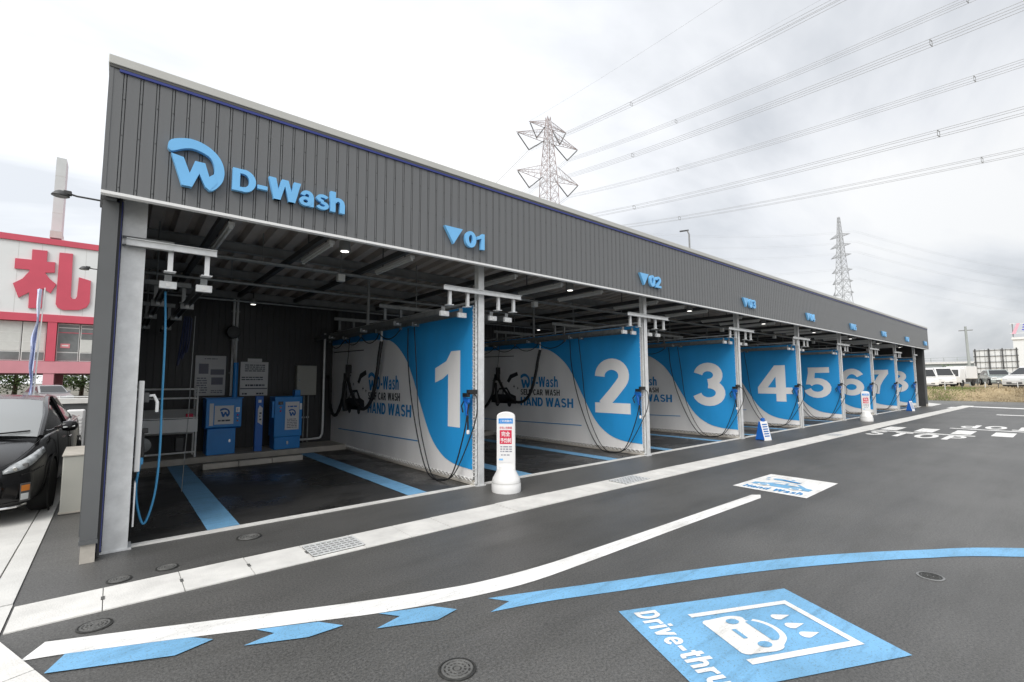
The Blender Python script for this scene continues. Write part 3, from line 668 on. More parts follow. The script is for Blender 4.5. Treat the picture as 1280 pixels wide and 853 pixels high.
# conduits and pipes under the deck
for y, z, r_ in ((1.85, 3.42, 0.022), (1.95, 3.42, 0.014), (3.45, 3.36, 0.028), (5.2, 3.30, 0.02)):
    MB().tube([(-4.38,y,z),(32.2,y,z)], r_, 6).build('service_pipe', 'galv_dark', bld, smooth=True)
for k in range(8):
    for dx, y in ((-2.75, 1.87), (-1.55, 1.87), (-2.9, 3.45), (-0.9, 3.45)):
        MB().tube([(dx+k*W,y,3.40),(dx+k*W,y,ceilz(y)-0.01)], 0.008, 5).build('pipe_hanger', 'galv_dark', bld)
    MB().box(-1.62+k*W,-1.50+k*W,1.79,1.90,3.28,3.40).build('junction_can', 'tube', bld, bevel=0.008)
    MB().tube([(-0.62+k*W,2.9,2.70),(-0.62+k*W,2.9,3.6)], 0.03, 8).build('vacuum_drop_pipe', 'steel_grey', bld, smooth=True)
# main columns: H sections
def column(x0, x1, y0, d, zt_, name='column', parent=bld, m='galv'):
    mb = MB(); t = 0.010
    mb.box(x0, x1, y0, y0+t, 0.0, zt_); mb.box(x0, x1, y0+d-t, y0+d, 0.0, zt_); xm = (x0+x1)/2; mb.box(xm-t/2, xm+t/2, y0+t, y0+d-t, 0.0, zt_)
    c = mb.build(name, m, parent)
    mb = MB(); mb.box(x0-0.03, x1+0.03, y0-0.012, y0+d+0.03, 0.0, 0.016); mb.build('base_plate', m, c)
    return c
column(-4.405, -4.215, -0.02, 0.20, 3.75)
for k in range(8):
    c = column(k*W-0.055, k*W+0.055, -0.02, 0.11, 3.80)
    mb = MB(); mb.box(k*W-0.05, k*W+0.05, -0.012, 0.10, 3.801, 3.93); mb.build('head_plate', 'steel_dark', c)
# rear columns
for k in range(9): column(k*W-W-0.05, k*W-W+0.05, 6.14, 0.10, 3.55, m='steel_dark') if k else None
# ceiling strip lights (unlit) and round downlights (lit)
for k in range(8):
    for j, dx in enumerate((-3.42, -2.24, -1.04)):
        nm = ('nearest the left column','in the middle of the bay','nearest the numbered screen')[j]
        t = thing('strip_light', 'unlit white strip light in the %s bay, the one %s' % (ORD[k], nm), 'ceiling light', (dx+k*W, 0.95, 3.45), 0, 'strip lights under the roof')
        mb = MB(); mb.box(-0.035, 0.035, -0.64, 0.64, 0.0, 0.045); mb.build('housing', 'tube', t)
        mb = MB(); mb.tube([(0,-0.60,-0.018),(0,0.60,-0.018)], 0.015, 8); mb.build('lamp_tube', 'tube', t, smooth=True)
        for s_ in (-0.62, 0.60):
            mb = MB(); mb.box(-0.02, 0.02, s_, s_+0.02, -0.035, 0.0); mb.build('end_cap', 'tube', t)
        MB().box(-0.008, 0.008, -0.4, -0.385, 0.045, 0.40).build('hanger', 'steel_dark', t); MB().box(-0.008, 0.008, 0.385, 0.4, 0.045, 0.38).build('hanger', 'steel_dark', t)
    for (dx, yy, w_) in ((-2.09, 0.25, 'behind the fascia'), (-2.06, 5.9, 'at the back wall')):
        t = thing('downlight', 'small lit round downlight in the %s bay %s' % (ORD[k], w_), 'downlight', (dx+k*W, yy, 3.36), 0, 'lit downlights')
        mb = MB(); mb.lathe([(0.06,0.0),(0.075,0.01),(0.07,0.13)], n=16); mb.build('can', 'steel_grey', t, smooth=True)
        mb = MB(); mb.lathe([(0.052,-0.002),(0.052,-0.006)], n=16); mb.build('diffuser', 'lamp_on', t)
        mb = MB(); mb.tube([(0,0,0.13),(0,0,ceilz(yy)-3.36)], 0.01, 6); mb.build('stem', 'steel_dark', t)

# ================================================================== FASCIA SIGNS
YS = YF-0.012
SW = [(-4.11,3.89),(-4.1,3.94),(-4.06,3.975),(-3.96,4.01),(-3.87,4.01),(-3.78,3.98),(-3.7,3.92),(-3.65,3.84),(-3.63,3.75),(-3.64,3.66),(-3.67,3.6),(-3.71,3.55),(-3.755,3.53),(-3.77,3.59),(-3.74,3.67),(-3.72,3.71),(-3.72,3.78),(-3.75,3.86),(-3.81,3.9),(-3.9,3.92),(-3.98,3.90),(-4.07,3.85),(-4.1,3.86)]
WP = [(-4.08,3.825),(-3.98,3.81),(-3.925,3.665),(-3.885,3.80),(-3.80,3.80),(-3.76,3.67),(-3.72,3.71),(-3.69,3.62),(-3.752,3.531),(-3.79,3.56),(-3.845,3.68),(-3.90,3.53),(-3.985,3.53)]
def smooth_poly(p, k=4):
    P = [Vector((a, b, 0)) for a, b in p]; n = len(P); o = []
    for i in range(n):
        a, b, c, d = P[i-1], P[i], P[(i+1) % n], P[(i+2) % n]
        for j in range(k):
            t = j/k; q = 0.5*((2*b)+(c-a)*t+(2*a-5*b+4*c-d)*t*t+(3*b-a-3*c+d)*t*t*t); o.append((q.x, q.y))
    return o
sg = thing('name_sign', 'big sky blue raised letters and round W emblem above the first bay', 'sign', (-3.3, YS, 3.5))
def lo(o):  # keep world coordinates under an offset parent
    o.matrix_parent_inverse = Matrix.Translation(-Vector(o.parent.location)); return o
mb = MB(); mb.prism(smooth_poly(SW), (0,YS,0), X_, Z_, (0,-0.055,0)); e1 = lo(mb.build('emblem', 'sign_blue', sg))
mb = MB(); mb.prism(WP, (0,YS+0.002,0), X_, Z_, (0,-0.060,0)); lo(mb.build('emblem_letter', 'sign_blue', sg))
xx = -3.555
for ch, w_, h_, dz in (('D',0.225,0.235,0),('-',0.10,0.060,0.07),('W',0.335,0.235,0),('a',0.175,0.182,0),('s',0.158,0.182,0),('h',0.175,0.25,0)):
    mb = MB(); heavy(mb, ch, (xx,YS,3.60), X_, Z_, w_*0.985, 0.237, 0.05); lo(mb.build('letter', 'sign_blue', sg)); xx += w_+(-0.022 if ch == 'W' else 0.009)
for k, x0 in enumerate((-0.98, 3.59, 8.17, 12.70, 17.30, 21.90, 26.45, 30.95)):
    t = thing('bay_sign', 'sky blue raised triangle and number over the %s bay' % ORD[k], 'sign', (x0, YS, 3.53), 0, 'bay numbers on the fascia')
    mb = MB(); mb.prism([(0,0.235),(0.15,0.0),(0.30,0.235)], (0,0,0), X_, Z_, (0,-0.05,0)); mb.build('triangle', 'sign_blue', t)
    for j, ch in enumerate('0%d' % (k+1)):
        mb = MB(); heavy(mb, ch, (0.345+j*0.215,0,0), X_, Z_, 0.195 if ch != '1' else 0.13, 0.235, 0.05); mb.build('digit', 'sign_blue', t)

# ================================================================== PARTITION SCREENS
SWB = cat_rom([(6.32,2.53,0),(4.53,2.52,0),(3.34,2.48,0),(2.81,2.38,0),(2.32,2.07,0),(2.01,1.70,0),(1.70,1.20,0),(1.33,0.66,0),(0.95,0.38,0),(0.55,0.27,0),(0.06,0.245,0)], 6)
NW = {'1': 0.62}
def screen(k):
    X0 = k*W-0.10; n = str(k+1)
    t = thing('partition_screen', 'white and blue partition screen with a big white %s beside the %s steel pillar' % (n, ORD[k]), 'screen', (X0, 0, 0), 0, 'numbered screens between the bays')
    # rippled banner
    mb = MB(); ny, nzz = 42, 10
    for i in range(ny+1):
        for j in range(nzz+1):
            y = 0.055+6.26*i/ny; z = 0.10+2.70*j/nzz
            mb.v.append((0.0, y, z))
    for i in range(ny):
        for j in range(nzz): 
            a = i*(nzz+1)+j; mb.f.append((a, a+1, a+nzz+2, a+nzz+1)); mb.mi.append(0)
    bn = mb.build('banner', 'banner_white', t)
    q = bn.modifiers.new('solid', 'SOLIDIFY'); q.thickness = 0.006; q.offset = -1
    R_, U_ = (0,-1,0), (0,0,1)
    def flat(name, polys, m, off):
        for p in polys: o = MB().poly([(-off, a, b) for a, b in p]).build(name, m, bn)
        return o
    flat('blue_swoosh', [[(p.x, p.y) for p in SWB]+[(0.06,2.795),(6.31,2.795)]], 'banner_blue', 0.010)
    mb = MB(); wn = {0:0.78,3:1.12}.get(k, 1.0)
    heavy(mb, n, (-0.014, 1.18 if k == 0 else 1.34, 0.86), R_, U_, wn, 1.24); mb.build('big_numeral', 'banner_white', bn)
    # emblem + name
    def emb(pl, sc=0.82): return [(4.02-(a+4.11)*sc, 1.41+(b-3.53)*sc) for a, b in pl]
    flat('emblem_print', [emb(smooth_poly(SW, 2))], 'banner_lblue', 0.010); flat('emblem_print', [emb(WP)], 'banner_lblue', 0.013)
    mb = MB(); heavy(mb, 'D-Wash', (-0.010,3.58,1.44), R_, U_, 1.02, 0.27); mb.build('lettering', 'banner_lblue', bn)
    mb = MB(); heavy(mb, 'SELF', (-0.010,4.02,1.22), R_, U_, 0.44, 0.155); mb.build('lettering', 'banner_grey', bn); mb = MB(); heavy(mb, 'CAR', (-0.010,3.50,1.22), R_, U_, 0.38, 0.155); mb.build('lettering', 'banner_grey', bn); mb = MB(); heavy(mb, 'WASH', (-0.010,3.04,1.22), R_, U_, 0.54, 0.155); mb.build('lettering', 'banner_grey', bn)
    mb = MB(); heavy(mb, 'HAND', (-0.010,4.02,0.93), R_, U_, 0.90, 0.23); mb.build('lettering', 'banner_lblue', bn); mb = MB(); heavy(mb, 'WASH', (-0.010,3.02,0.93), R_, U_, 0.98, 0.23); mb.build('lettering', 'banner_lblue', bn)
    flat('rule_line', [[(5.75,0.450),(5.75,0.470),(1.78,0.535),(1.78,0.515)]], 'banner_lblue', 0.010)
    flat('hose_rule', [[(6.2,2.36),(6.2,2.34),(4.3,2.30),(4.3,2.32)]], 'banner_grey', 0.010)
    # car, lance and sparkle print
    car = [(5.35,0.98),(5.32,1.18),(5.10,1.24),(4.98,1.40),(4.62,1.42),(4.45,1.24),(4.22,1.18),(4.20,0.98)]+[(4.20,0.96),(4.40,0.96)]+[(a, b) for a, b in arc(4.52,0.96,-0.12,0.12,180,0,6)][1:]+[(4.95,0.96)]+[(a, b) for a, b in arc(5.05,0.96,-0.10,0.10,180,0,6)][1:]
    flat('car_print', [car[::-1]], 'banner_grey', 0.010)
    flat('car_wheel_print', [arc(4.51,0.955,0.09,0.09,0,330,11), arc(5.06,0.955,0.09,0.09,0,330,11)], 'banner_grey', 0.012)
    flat('car_window_print', [[(5.04,1.22),(4.96,1.35),(4.82,1.36),(4.82,1.22)],[(4.77,1.22),(4.77,1.36),(4.64,1.36),(4.53,1.22)]], 'banner_white', 0.014)
    flat('lance_print', [[(4.62,1.60),(4.48,1.78),(4.16,1.86),(4.12,1.76),(4.40,1.68),(4.52,1.55)]], 'banner_grey', 0.010)
    sp = []
    for cy, cz, r_ in ((5.25,1.62,0.07),(5.05,1.75,0.05),(4.30,1.45,0.06),(4.14,1.40,0.05),(4.85,1.55,0.05)):
        sp.append([(cy+r_*(1 if j % 2 == 0 else 0.3)*math.cos(j*math.pi/4), cz+r_*(1 if j % 2 == 0 else 0.3)*math.sin(j*math.pi/4)) for j in range(8)])
    flat('sparkle_print', sp, 'banner_grey', 0.010)
    # frame, base board, rope lacing
    mb = MB(); mb.tube([(0.03,0.02,0.04),(0.03,0.02,2.86),(0.03,6.30,2.86),(0.03,6.30,0.04),(0.03,0.02,0.04)], 0.02, 6); mb.build('frame', 'galv', t)
    mb = MB(); mb.box(0.012, 0.030, 0.05, 6.28, 0.008, 0.085); mb.build('base_board', 'concrete_warm', t)
    mb = MB(); y = 0.06; pts = []
    while y < 6.25: pts += [(-0.012,y,0.115),(0.004,y+0.035,0.075),(0.014,y+0.05,0.055),(-0.002,y+0.085,0.082)]; y += 0.115
    mb.tube(pts, 0.007, 5); lc = mb.build('lacing', 'white_plastic', t)
    mb = MB(); z = 0.12; pts = []
    while z < 2.78: pts += [(-0.010,0.066,z),(-0.006,0.030,z+0.03),(0.02,-0.004,z+0.05),(0.03,0.035,z+0.075)]; z += 0.10
    mb.tube(pts, 0.007, 5); mb.build('lacing', 'white_plastic', t)
    return t
for k in range(8): screen(k)

# ================================================================== OVERHEAD HOSE RAILS
def gantry(k):
    """cross arm bolted to a pillar with the hose rails that hang from it (k = -1: left column, one side only)"""
    xc = -4.31 if k < 0 else k*W
    lab = 'galvanised hose rails bolted to the wide left column of the first bay' if k < 0 else 'galvanised cross arm and hose rails at the %s numbered pillar' % ORD[k]
    t = thing('hose_rail_gantry', lab, 'hose rail', (xc, 0, 0), 0, 'hose rail gantries')
    sides = (1,) if k < 0 else (-1, 1)
    if k == 7: sides = (-1,)
    x0, x1 = (-0.06 if k < 0 else -0.75), (0.70 if k < 0 else (0.10 if k == 7 else 0.75))
    for yy in (-0.115, 2.1, 4.4):
        mb = MB(); mb.box(x0, x1, yy, yy+0.005, 2.945, 3.015); mb.box(x0, x1, yy-0.03, yy, 3.010, 3.015); mb.box(x0, x1, yy-0.03, yy, 2.945, 2.950); mb.build('cross_arm', 'galv' if yy < 0 else 'galv_dark', t)
        if yy > 0:
            mb = MB(); mb.tube([(0.0 if k >= 0 else 0.3,yy,3.02),(0.0 if k >= 0 else 0.3,yy,ceilz(yy)-0.02)], 0.012, 6); mb.build('drop_rod', 'galv_dark', t)
    for s_ in sides:
        for dx in (0.30, 0.62):
            xx = s_*dx
            for yy in (-0.10, 2.11, 4.41):
                mb = MB(); mb.box(xx-0.022, xx+0.022, yy+0.01, yy+0.015, 2.74, 2.99); mb.box(xx-0.022, xx-0.017, yy+0.015, yy+0.05, 2.74, 2.99); mb.box(xx-0.05, xx+0.05, yy-0.01, yy+0.10, 2.732, 2.740); mb.build('hanger', 'galv' if yy < 0 else 'galv_dark', t)
            mb = MB(); mb.box(xx-0.032, xx-0.026, 0.12, 6.05, 2.62, 2.70); mb.box(xx+0.026, xx+0.032, 0.12, 6.05, 2.62, 2.70); mb.box(xx-0.026, xx+0.026, 0.12, 6.05, 2.694, 2.70); mb.box(xx-0.032, xx+0.032, 0.11, 0.12, 2.60, 2.735); mb.build('rail', 'galv_dark', t)
            for yy in (0.06, 1.5+0.2*dx, 3.1, 4.9):
                mb = MB(); mb.box(xx-0.075, xx+0.075, yy, yy+0.05, 2.585, 2.66); tr = mb.build('trolley', 'galv' if yy < 0.1 else 'galv_dark', t, bevel=0.004)
                mb = MB(); mb.box(xx-0.02, xx+0.02, yy-0.006, yy, 2.605, 2.64); mb.build('trolley_plate', 'white_plastic', tr)
    if k < 0:
        for z in (2.955, 3.04):
            mb = MB(); mb.tube([(-0.09,-0.05,z),(0.32,-0.14,z-0.015)], 0.011, 6); mb.build('tie_rod', 'galv_dark', t, smooth=True)
    return t
for k in range(-1, 8): gantry(k)

# ================================================================== HOSES AND GUNS
def bay_hoses(k):
    bx = k*W; o_ = ORD[k]
    # thick vacuum hose hung in two loops along the screen
    t = thing('vacuum_hose', 'thick black vacuum hose looped along the screen in the %s bay' % o_, 'hose', (bx-0.26, 0, 0), 0, 'vacuum hoses')
    P = cat_rom([(0,3.05,2.42),(0,3.15,2.12),(0,3.22,1.83),(0,3.42,1.33),(0,3.70,1.07),(0,4.08,1.04),(0,4.55,1.33),(0,4.89,1.72),(0,5.02,1.60),(0,5.14,1.16),(0,5.55,0.80),(0,5.93,1.00),(0.02,6.07,1.62),(0.02,6.2,1.75)], 7)
    rr = [0.036+0.003*(i % 2) for i in range(len(P))]
    P[0:0] = []; mb = MB(); mb.tube(P, rr, 8); mb.build('hose', 'rubber', t, smooth=True)
    mb = MB(); mb.tube([(0,3.05,2.66),(0,3.05,2.40)], 0.02, 6); mb.build('hose_hook', 'white_plastic', t)
    mb = MB(); mb.box(-0.05,0.05,4.82,4.96,1.62,1.80); mb.box(-0.02,0.1,4.86,4.92,1.80,2.0); mb.build('hose_cradle', 'rubber', t)
    mb = MB(); mb.tube([(0,4.9,1.8),(0,4.75,2.66)], 0.008, 5); mb.build('hose_wire', 'rubber', t)
    mb = MB(); mb.tube([(0,4.94,1.55),(-0.06,4.84,1.12),(-0.05,4.78,0.95)], [0.03,0.05,0.07], 8); mb.build('nozzle', 'rubber', t)
    # pressure hose: falls from the rail to the floor and rises to the gun
    t = thing('spray_gun', 'blue and black spray gun with hose by the %s numbered pillar' % o_, 'spray gun', (bx-0.22, 0, 0), 0, 'spray guns at the pillars')
    P = cat_rom([(0.03,2.05,2.60),(0,1.98,2.0),(-0.02,1.78,1.25),(-0.05,1.40,0.45),(-0.08,1.05,0.06),(-0.06,0.70,0.03),(-0.04,0.40,0.15),(-0.02,0.12,0.75),(0.0,0.0,1.25)], 8)
    mb = MB(); mb.tube(P, 0.011, 6); mb.build('hose', 'rubber', t, smooth=True)
    P = cat_rom([(-0.02,1.72,2.60),(-0.02,1.62,1.85),(-0.03,1.50,1.0),(-0.05,1.18,0.32),(-0.10,0.86,0.05),(-0.06,0.55,0.04),(-0.02,0.28,0.25),(0.02,-0.12,0.95),(0.04,-0.16,1.30),(0.06,-0.06,1.42)], 8)
    mb = MB(); mb.tube(P, 0.009, 6); mb.build('hose', 'rubber', t, smooth=True)
    mb = MB(); mb.fbox((-0.02,0.02,1.08), (0.04,0,0), (0,0.045,-0.01), (0,0.05,0.22)); mb.fbox((-0.022,-0.01,1.27), (0.044,0,0), (0,0.15,0.03), (0,0.0,0.06)); mb.build('gun_body', 'machine_blue_deep', t, bevel=0.008)
    mb = MB(); mb.tube([(0,0.12,1.31),(0,0.20,1.22),(0,0.16,1.12)], 0.012, 6); mb.tube([(0,0.03,1.12),(0,0.02,0.86)], 0.014, 6); mb.build('trigger', 'rubber', t)
    mb = MB(); mb.box(-0.03,0.14,-0.03,0.02,1.40,1.47); mb.box(-0.05,0.0,-0.03,0.10,1.36,1.42); mb.build('gun_bracket', 'rubber', t)
    mb = MB(); mb.lathe([(0.022,0),(0.026,0.03),(0.02,0.06)], (0,0.02,0.80), 10); mb.build('nozzle_tip', 'white_plastic', t, smooth=True)
    # thin supply hoses hanging in festoons below the rail
    t = thing('air_hose', 'thin black air hose in festoons under the rail of the %s bay' % o_, 'hose', (bx-0.32, 0, 0), 0, 'air hoses')
    pts = []; y = 2.1
    for j in range(4):
        for q in range(9):
            u = q/8; pts.append((0.03*math.sin(j), y+0.95*u, 2.58-0.9*(0.42+0.06*(j % 2))*u*(1-u)*1.6)) if not (j and q == 0) else None
        y += 0.95
    mb = MB(); mb.tube(pts, 0.010, 6); mb.build('hose', 'rubber', t, smooth=True)
    mb = MB()
    for j in range(5): mb.box(-0.02, 0.02, 2.08+0.95*j, 2.12+0.95*j, 2.57, 2.63)
    tag(mb.build('hose_carrier', 'galv_dark', t), kind='stuff')
for k in range(8): bay_hoses(k)
# left-column kit: white box, gun, blue hose
t = thing('column_box', 'white control box and valve on the inner side of the wide left column', 'control box', (-4.2, 0.12, 0))
mb = MB(); mb.box(0.0,0.045,-0.08,0.06,0.72,1.62); mb.build('cover', 'white_paint', t, bevel=0.008)
mb = MB(); mb.tube([(0.045,0,1.46),(0.13,0.0,1.47),(0.16,0,1.40),(0.16,0,1.30)], 0.016, 8); mb.build('tap', 'galv', t, smooth=True)
mb = MB(); mb.box(0.045,0.09,-0.04,0.04,1.40,1.50); mb.build('valve', 'steel_dark', t, bevel=0.006)
t = thing('wash_gun', 'black spray gun with blue hose hanging at the wide left column', 'spray gun', (-4.15, 0.1, 0))
mb = MB(); mb.fbox((-0.03,0,0.85), (0.06,0,0), (0,0.05,0), (-0.01,0,0.24)); mb.box(-0.03,0.05,-0.01,0.05,1.09,1.14); mb.build('gun_body', 'rubber', t, bevel=0.008)
mb = MB(); mb.lathe([(0.022,0),(0.024,0.05),(0.018,0.07)], (0,0.02,0.78), 10); mb.build('nozzle_tip', 'hose_blue', t, smooth=True)
P = cat_rom([(0.14,0.3,2.60),(0.155,0.2,2.1),(0.16,0.2,1.4),(0.165,0.2,0.85),(0.14,0.2,0.42),(0.07,0.2,0.15),(0.01,0.18,0.30),(-0.02,0.1,0.55),(0,0.02,0.80)], 8)
mb = MB(); mb.tube(P, 0.011, 7); mb.build('hose', 'hose_blue', t, smooth=True)
t = thing('notice_tag', 'small white notice fixed low on the wide left column', 'notice', (-4.19, 0.10, 0))
mb = MB(); mb.box(0.0,0.012,-0.09,0.05,0.20,0.62); mb.build('board', 'paper', t)
mb = MB()
for j in range(7): mb.box(0.012,0.0135,-0.075,0.035,0.25+j*0.05,0.27+j*0.05)
tag(mb.build('print_lines', 'ink_grey', t), kind='stuff')
t = thing('blue_hose_coil', 'dark blue hose bundle hanging from the left rail near the back', 'hose', (-3.62, 2.6, 0))
for j in range(3):
    P = cat_rom([(0.03*j,0,2.60),(-0.02+0.03*j,0.05,2.3),(0.05*j-0.06,0.02,1.85+0.1*j),(0.03*j+0.02,0.06,2.25),(0.03*j+0.03,0.03,2.58)], 6)
    mb = MB(); mb.tube(P, 0.012, 6); mb.build('hose', 'navy', t, smooth=True)
t = thing('pull_cord', 'thin grey cord dropping from the rail to the floor of the first bay', 'cord', (-3.5, 2.5, 0))
mb = MB(); mb.tube([(0,0,2.6),(-0.02,0,1.2),(-0.06,-0.02,0.02)], 0.006, 5); mb.build('cord', 'galv_dark', t)

# ================================================================== BAY 1 EQUIPMENT
def front_text_lines(mb, x0, x1, z0, z1, y, rows, seed):
    q = random.Random(seed); h = (z1-z0)/rows
    for j in range(rows):
        x = x0; z = z0+j*h
        while x < x1-0.02:
            w = q.uniform(0.02, 0.09); w = min(w, x1-x); mb.quad((x,y,z),(x+w,y,z),(x+w,y,z+h*0.5),(x,y,z+h*0.5)); x += w+0.012
yb_ = 6.29
t = thing('menu_board', 'wide grey information board left of the vertical pipe on the back wall', 'board', (-2.77, yb_, 1.31))
mb = MB(); mb.box(-0.29,0.29,-0.015,0,0,0.88); b_ = mb.build('board', 'paper', t, bevel=0.01)
mb = MB(); front_text_lines(mb, -0.12, 0.12, 0.80, 0.84, -0.017, 1, 1); front_text_lines(mb, -0.25, -0.05, 0.06, 0.42, -0.017, 7, 2); front_text_lines(mb, 0.02, 0.24, 0.06, 0.14, -0.017, 2, 3); tag(mb.build('print_lines', 'ink_grey', t), kind='stuff')
mb = MB()
for a in ((-0.22,-0.04,0.48,0.70),(0.0,0.26,0.46,0.58),(0.02,0.24,0.24,0.40)): mb.quad((a[0],-0.017,a[2]),(a[1],-0.017,a[2]),(a[1],-0.017,a[3]),(a[0],-0.017,a[3]))
tag(mb.build('print_pictures', 'ink_grey', t), kind='stuff')
t = thing('price_board', 'white price board with black lines right of the vertical pipe', 'board', (-1.90, yb_, 1.29))
mb = MB(); mb.box(-0.29,0.29,-0.015,0,0,0.78); mb.box(-0.15,0.15,-0.012,0,0.782,0.86); mb.build('board', 'paper', t, bevel=0.01)
mb = MB(); front_text_lines(mb, -0.20, 0.22, 0.56, 0.74, -0.017, 4, 5); front_text_lines(mb, -0.26, 0.18, 0.36, 0.46, -0.017, 2, 6); front_text_lines(mb, -0.18, 0.22, 0.22, 0.30, -0.017, 1, 7); front_text_lines(mb, -0.24, -0.14, 0.03, 0.10, -0.017, 1, 8); front_text_lines(mb, 0.05, 0.22, 0.03, 0.10, -0.017, 1, 9)
mb.quad((-0.28,-0.017,0.155),(0.28,-0.017,0.155),(0.28,-0.017,0.175),(-0.28,-0.017,0.175)); tag(mb.build('print_lines', 'ink', t), kind='stuff')
def emblem_small(parent, x, y, z, s, m):
    mb = MB(); mb.poly([(x+(a+3.87)*s, y, z+(b-3.77)*s) for a, b in SW]); mb.build('emblem_print', m, parent)
    mb = MB(); mb.poly([(x+(a+3.87)*s, y-0.001, z+(b-3.77)*s) for a, b in WP]); mb.build('emblem_print', m, parent)
t = thing('wash_machine', 'wide blue wash machine cabinet with stepped body under the menu board', 'machine', (-2.60, 5.45, 0.12))
mb = MB(); mb.box(-0.29,0.22,0,0.45,0,0.53); mb.build('lower_cabinet', 'machine_blue', t, bevel=0.01)
mb = MB(); mb.prism([(0.02,0.53),(-0.06,0.56),(-0.06,1.14),(0.45,1.14),(0.45,0.53)], (-0.33,0,0), Y_, Z_, (0.64,0,0)); uc = mb.build('upper_cabinet', 'machine_blue', t, bevel=0.01)
mb = MB(); mb.box(-0.35,0.33,-0.075,0.46,1.141,1.165); mb.build('lid', 'machine_blue', t, bevel=0.005)
mb = MB(); mb.box(-0.18,0.16,-0.068,-0.061,0.62,1.00); pl = mb.build('label_plate', 'paper', t)
emblem_small(t, 0.0, -0.0695, 0.86, 0.38, 'ink_blue')
mb = MB(); front_text_lines(mb, -0.12, 0.12, 0.68, 0.74, -0.0695, 1, 11); tag(mb.build('print_lines', 'ink', t), kind='stuff')
mb = MB(); mb.tube([(0.19,0.10,1.165),(0.19,0.10,1.9)], 0.05, 10); mb.build('blue_sleeve', 'machine_blue', t, smooth=True)
mb = MB(); mb.tube([(0.19,0.16,1.9),(0.22,0.6,2.3),(0.22,0.72,2.5)], 0.03, 8); mb.build('conduit', 'galv', t, smooth=True)
mb = MB(); mb.box(0.20,0.27,-0.070,-0.061,0.86,0.96); mb.build('coin_plate', 'galv', t)
mb = MB(); mb.box(0.228,0.236,-0.074,-0.070,0.88,0.94); mb.build('coin_slot', 'rubber', t)
for j in range(3): mb = MB(); mb.lathe([(0.016,0.0),(0.016,-0.012),(0.012,-0.014)], (0.235,-0.061,0.80-0.06*j), 12, 'Y'); mb.build('button', ('red_print','trim_white','amber')[j], t)
mb = MB(); mb.box(-0.27,-0.20,-0.064,-0.061,0.60,1.05); mb.build('side_sticker', 'paper', t)
mb = MB(); mb.box(-0.22,0.15,-0.004,-0.001,0.06,0.46); mb.build('service_door', 'machine_blue', t, bevel=0.003)
mb = MB(); mb.box(0.10,0.13,-0.012,-0.004,0.24,0.30); mb.build('door_lock', 'chrome', t)
t = thing('wall_conduit', 'pair of pale vertical pipes between the two boards on the back wall', 'pipe', (-2.34, 6.26, 1.2))
for dx in (-0.03, 0.04):
    mb = MB(); mb.tube([(dx,0,0.1),(dx,0,2.3)], 0.026, 8); mb.build('pipe', 'galv', t, smooth=True)
for z in (0.6, 1.35, 2.0):
    mb = MB(); mb.box(-0.08,0.09,0.0,0.03,z,z+0.03); mb.build('clip', 'galv_dark', t)
t = thing('wall_speaker', 'black wall fan unit on the pipes above the boards', 'fan', (-2.40, 6.1, 2.72))
mb = MB(); mb.lathe([(0.05,-0.12),(0.13,-0.10),(0.15,0.0),(0.12,0.06),(0.05,0.1)], n=16, axis='Y'); mb.build('cowl', 'steel_dark', t, smooth=True)
mb = MB(); mb.box(-0.02,0.02,0.05,0.2,-0.03,0.03); mb.build('arm', 'steel_dark', t)
t = thing('pay_post', 'slim deep blue post with white label between the two machines', 'post', (-1.94, 5.45, 0.12))
mb = MB(); mb.box(-0.075,0.075,0,0.10,0,1.18); mb.build('post', 'machine_blue_deep', t, bevel=0.008)
mb = MB(); mb.prism([(-0.03,0.62),(0.06,0.55),(0.06,0.92),(0.0,0.98),(-0.03,0.90)], (0,-0.003,0), X_, Z_, (0,-0.003,0)); mb.build('label_plate', 'paper', t)
mb = MB(); front_text_lines(mb, 0.0, 0.04, 0.66, 0.86, -0.0075, 3, 15); tag(mb.build('print_lines', 'ink', t), kind='stuff')
mb = MB(); mb.box(-0.03,0.03,-0.004,-0.001,1.04,1.10); mb.build('button', 'trim_white', t)
t = thing('vacuum_machine', 'tall blue vacuum machine with white notice beside the grey box', 'machine', (-1.36, 5.40, 0.12))
mb = MB(); mb.box(-0.27,0.27,0.03,0.46,0,0.27); mb.build('lower_cabinet', 'machine_blue', t, bevel=0.01)
mb = MB(); mb.box(-0.29,0.29,0,0.47,0.275,1.16); mb.build('upper_cabinet', 'machine_blue', t, bevel=0.012)
mb = MB(); mb.box(-0.34,-0.291,0.02,0.25,0.70,1.06); mb.build('side_box', 'machine_blue', t, bevel=0.006)
mb = MB(); mb.box(0.15,0.27,0.1,0.3,1.16,1.30); mb.build('top_box', 'machine_blue', t, bevel=0.006)
mb = MB(); mb.box(-0.07,0.22,-0.008,-0.001,0.42,1.04); mb.build('label_plate', 'paper', t)
mb = MB(); mb.box(0.23,0.28,-0.006,-0.001,0.86,1.0); mb.build('coin_plate', 'galv', t)
emblem_small(t, 0.075, -0.0095, 0.80, 0.32, 'ink_blue')
for j in range(2): mb = MB(); mb.lathe([(0.018,0.0),(0.018,-0.012),(0.013,-0.015)], (-0.17,-0.001,0.92-0.08*j), 12, 'Y'); mb.build('button', ('amber','red_print')[j], t)
mb = MB(); mb.box(-0.22,-0.12,-0.006,-0.001,0.98,1.05); mb.build('display', 'glass_dark', t)
mb = MB(); mb.box(-0.02,0.02,0.022,0.029,0.10,0.17); mb.build('door_lock', 'chrome', t)
mb = MB(); front_text_lines(mb, -0.02, 0.17, 0.92, 0.98, -0.0095, 1, 21); mb.build('header_print', 'machine_blue_deep', t)
mb = MB(); front_text_lines(mb, -0.03, 0.18, 0.46, 0.68, -0.0095, 6, 22); tag(mb.build('print_lines', 'ink_grey', t), kind='stuff')
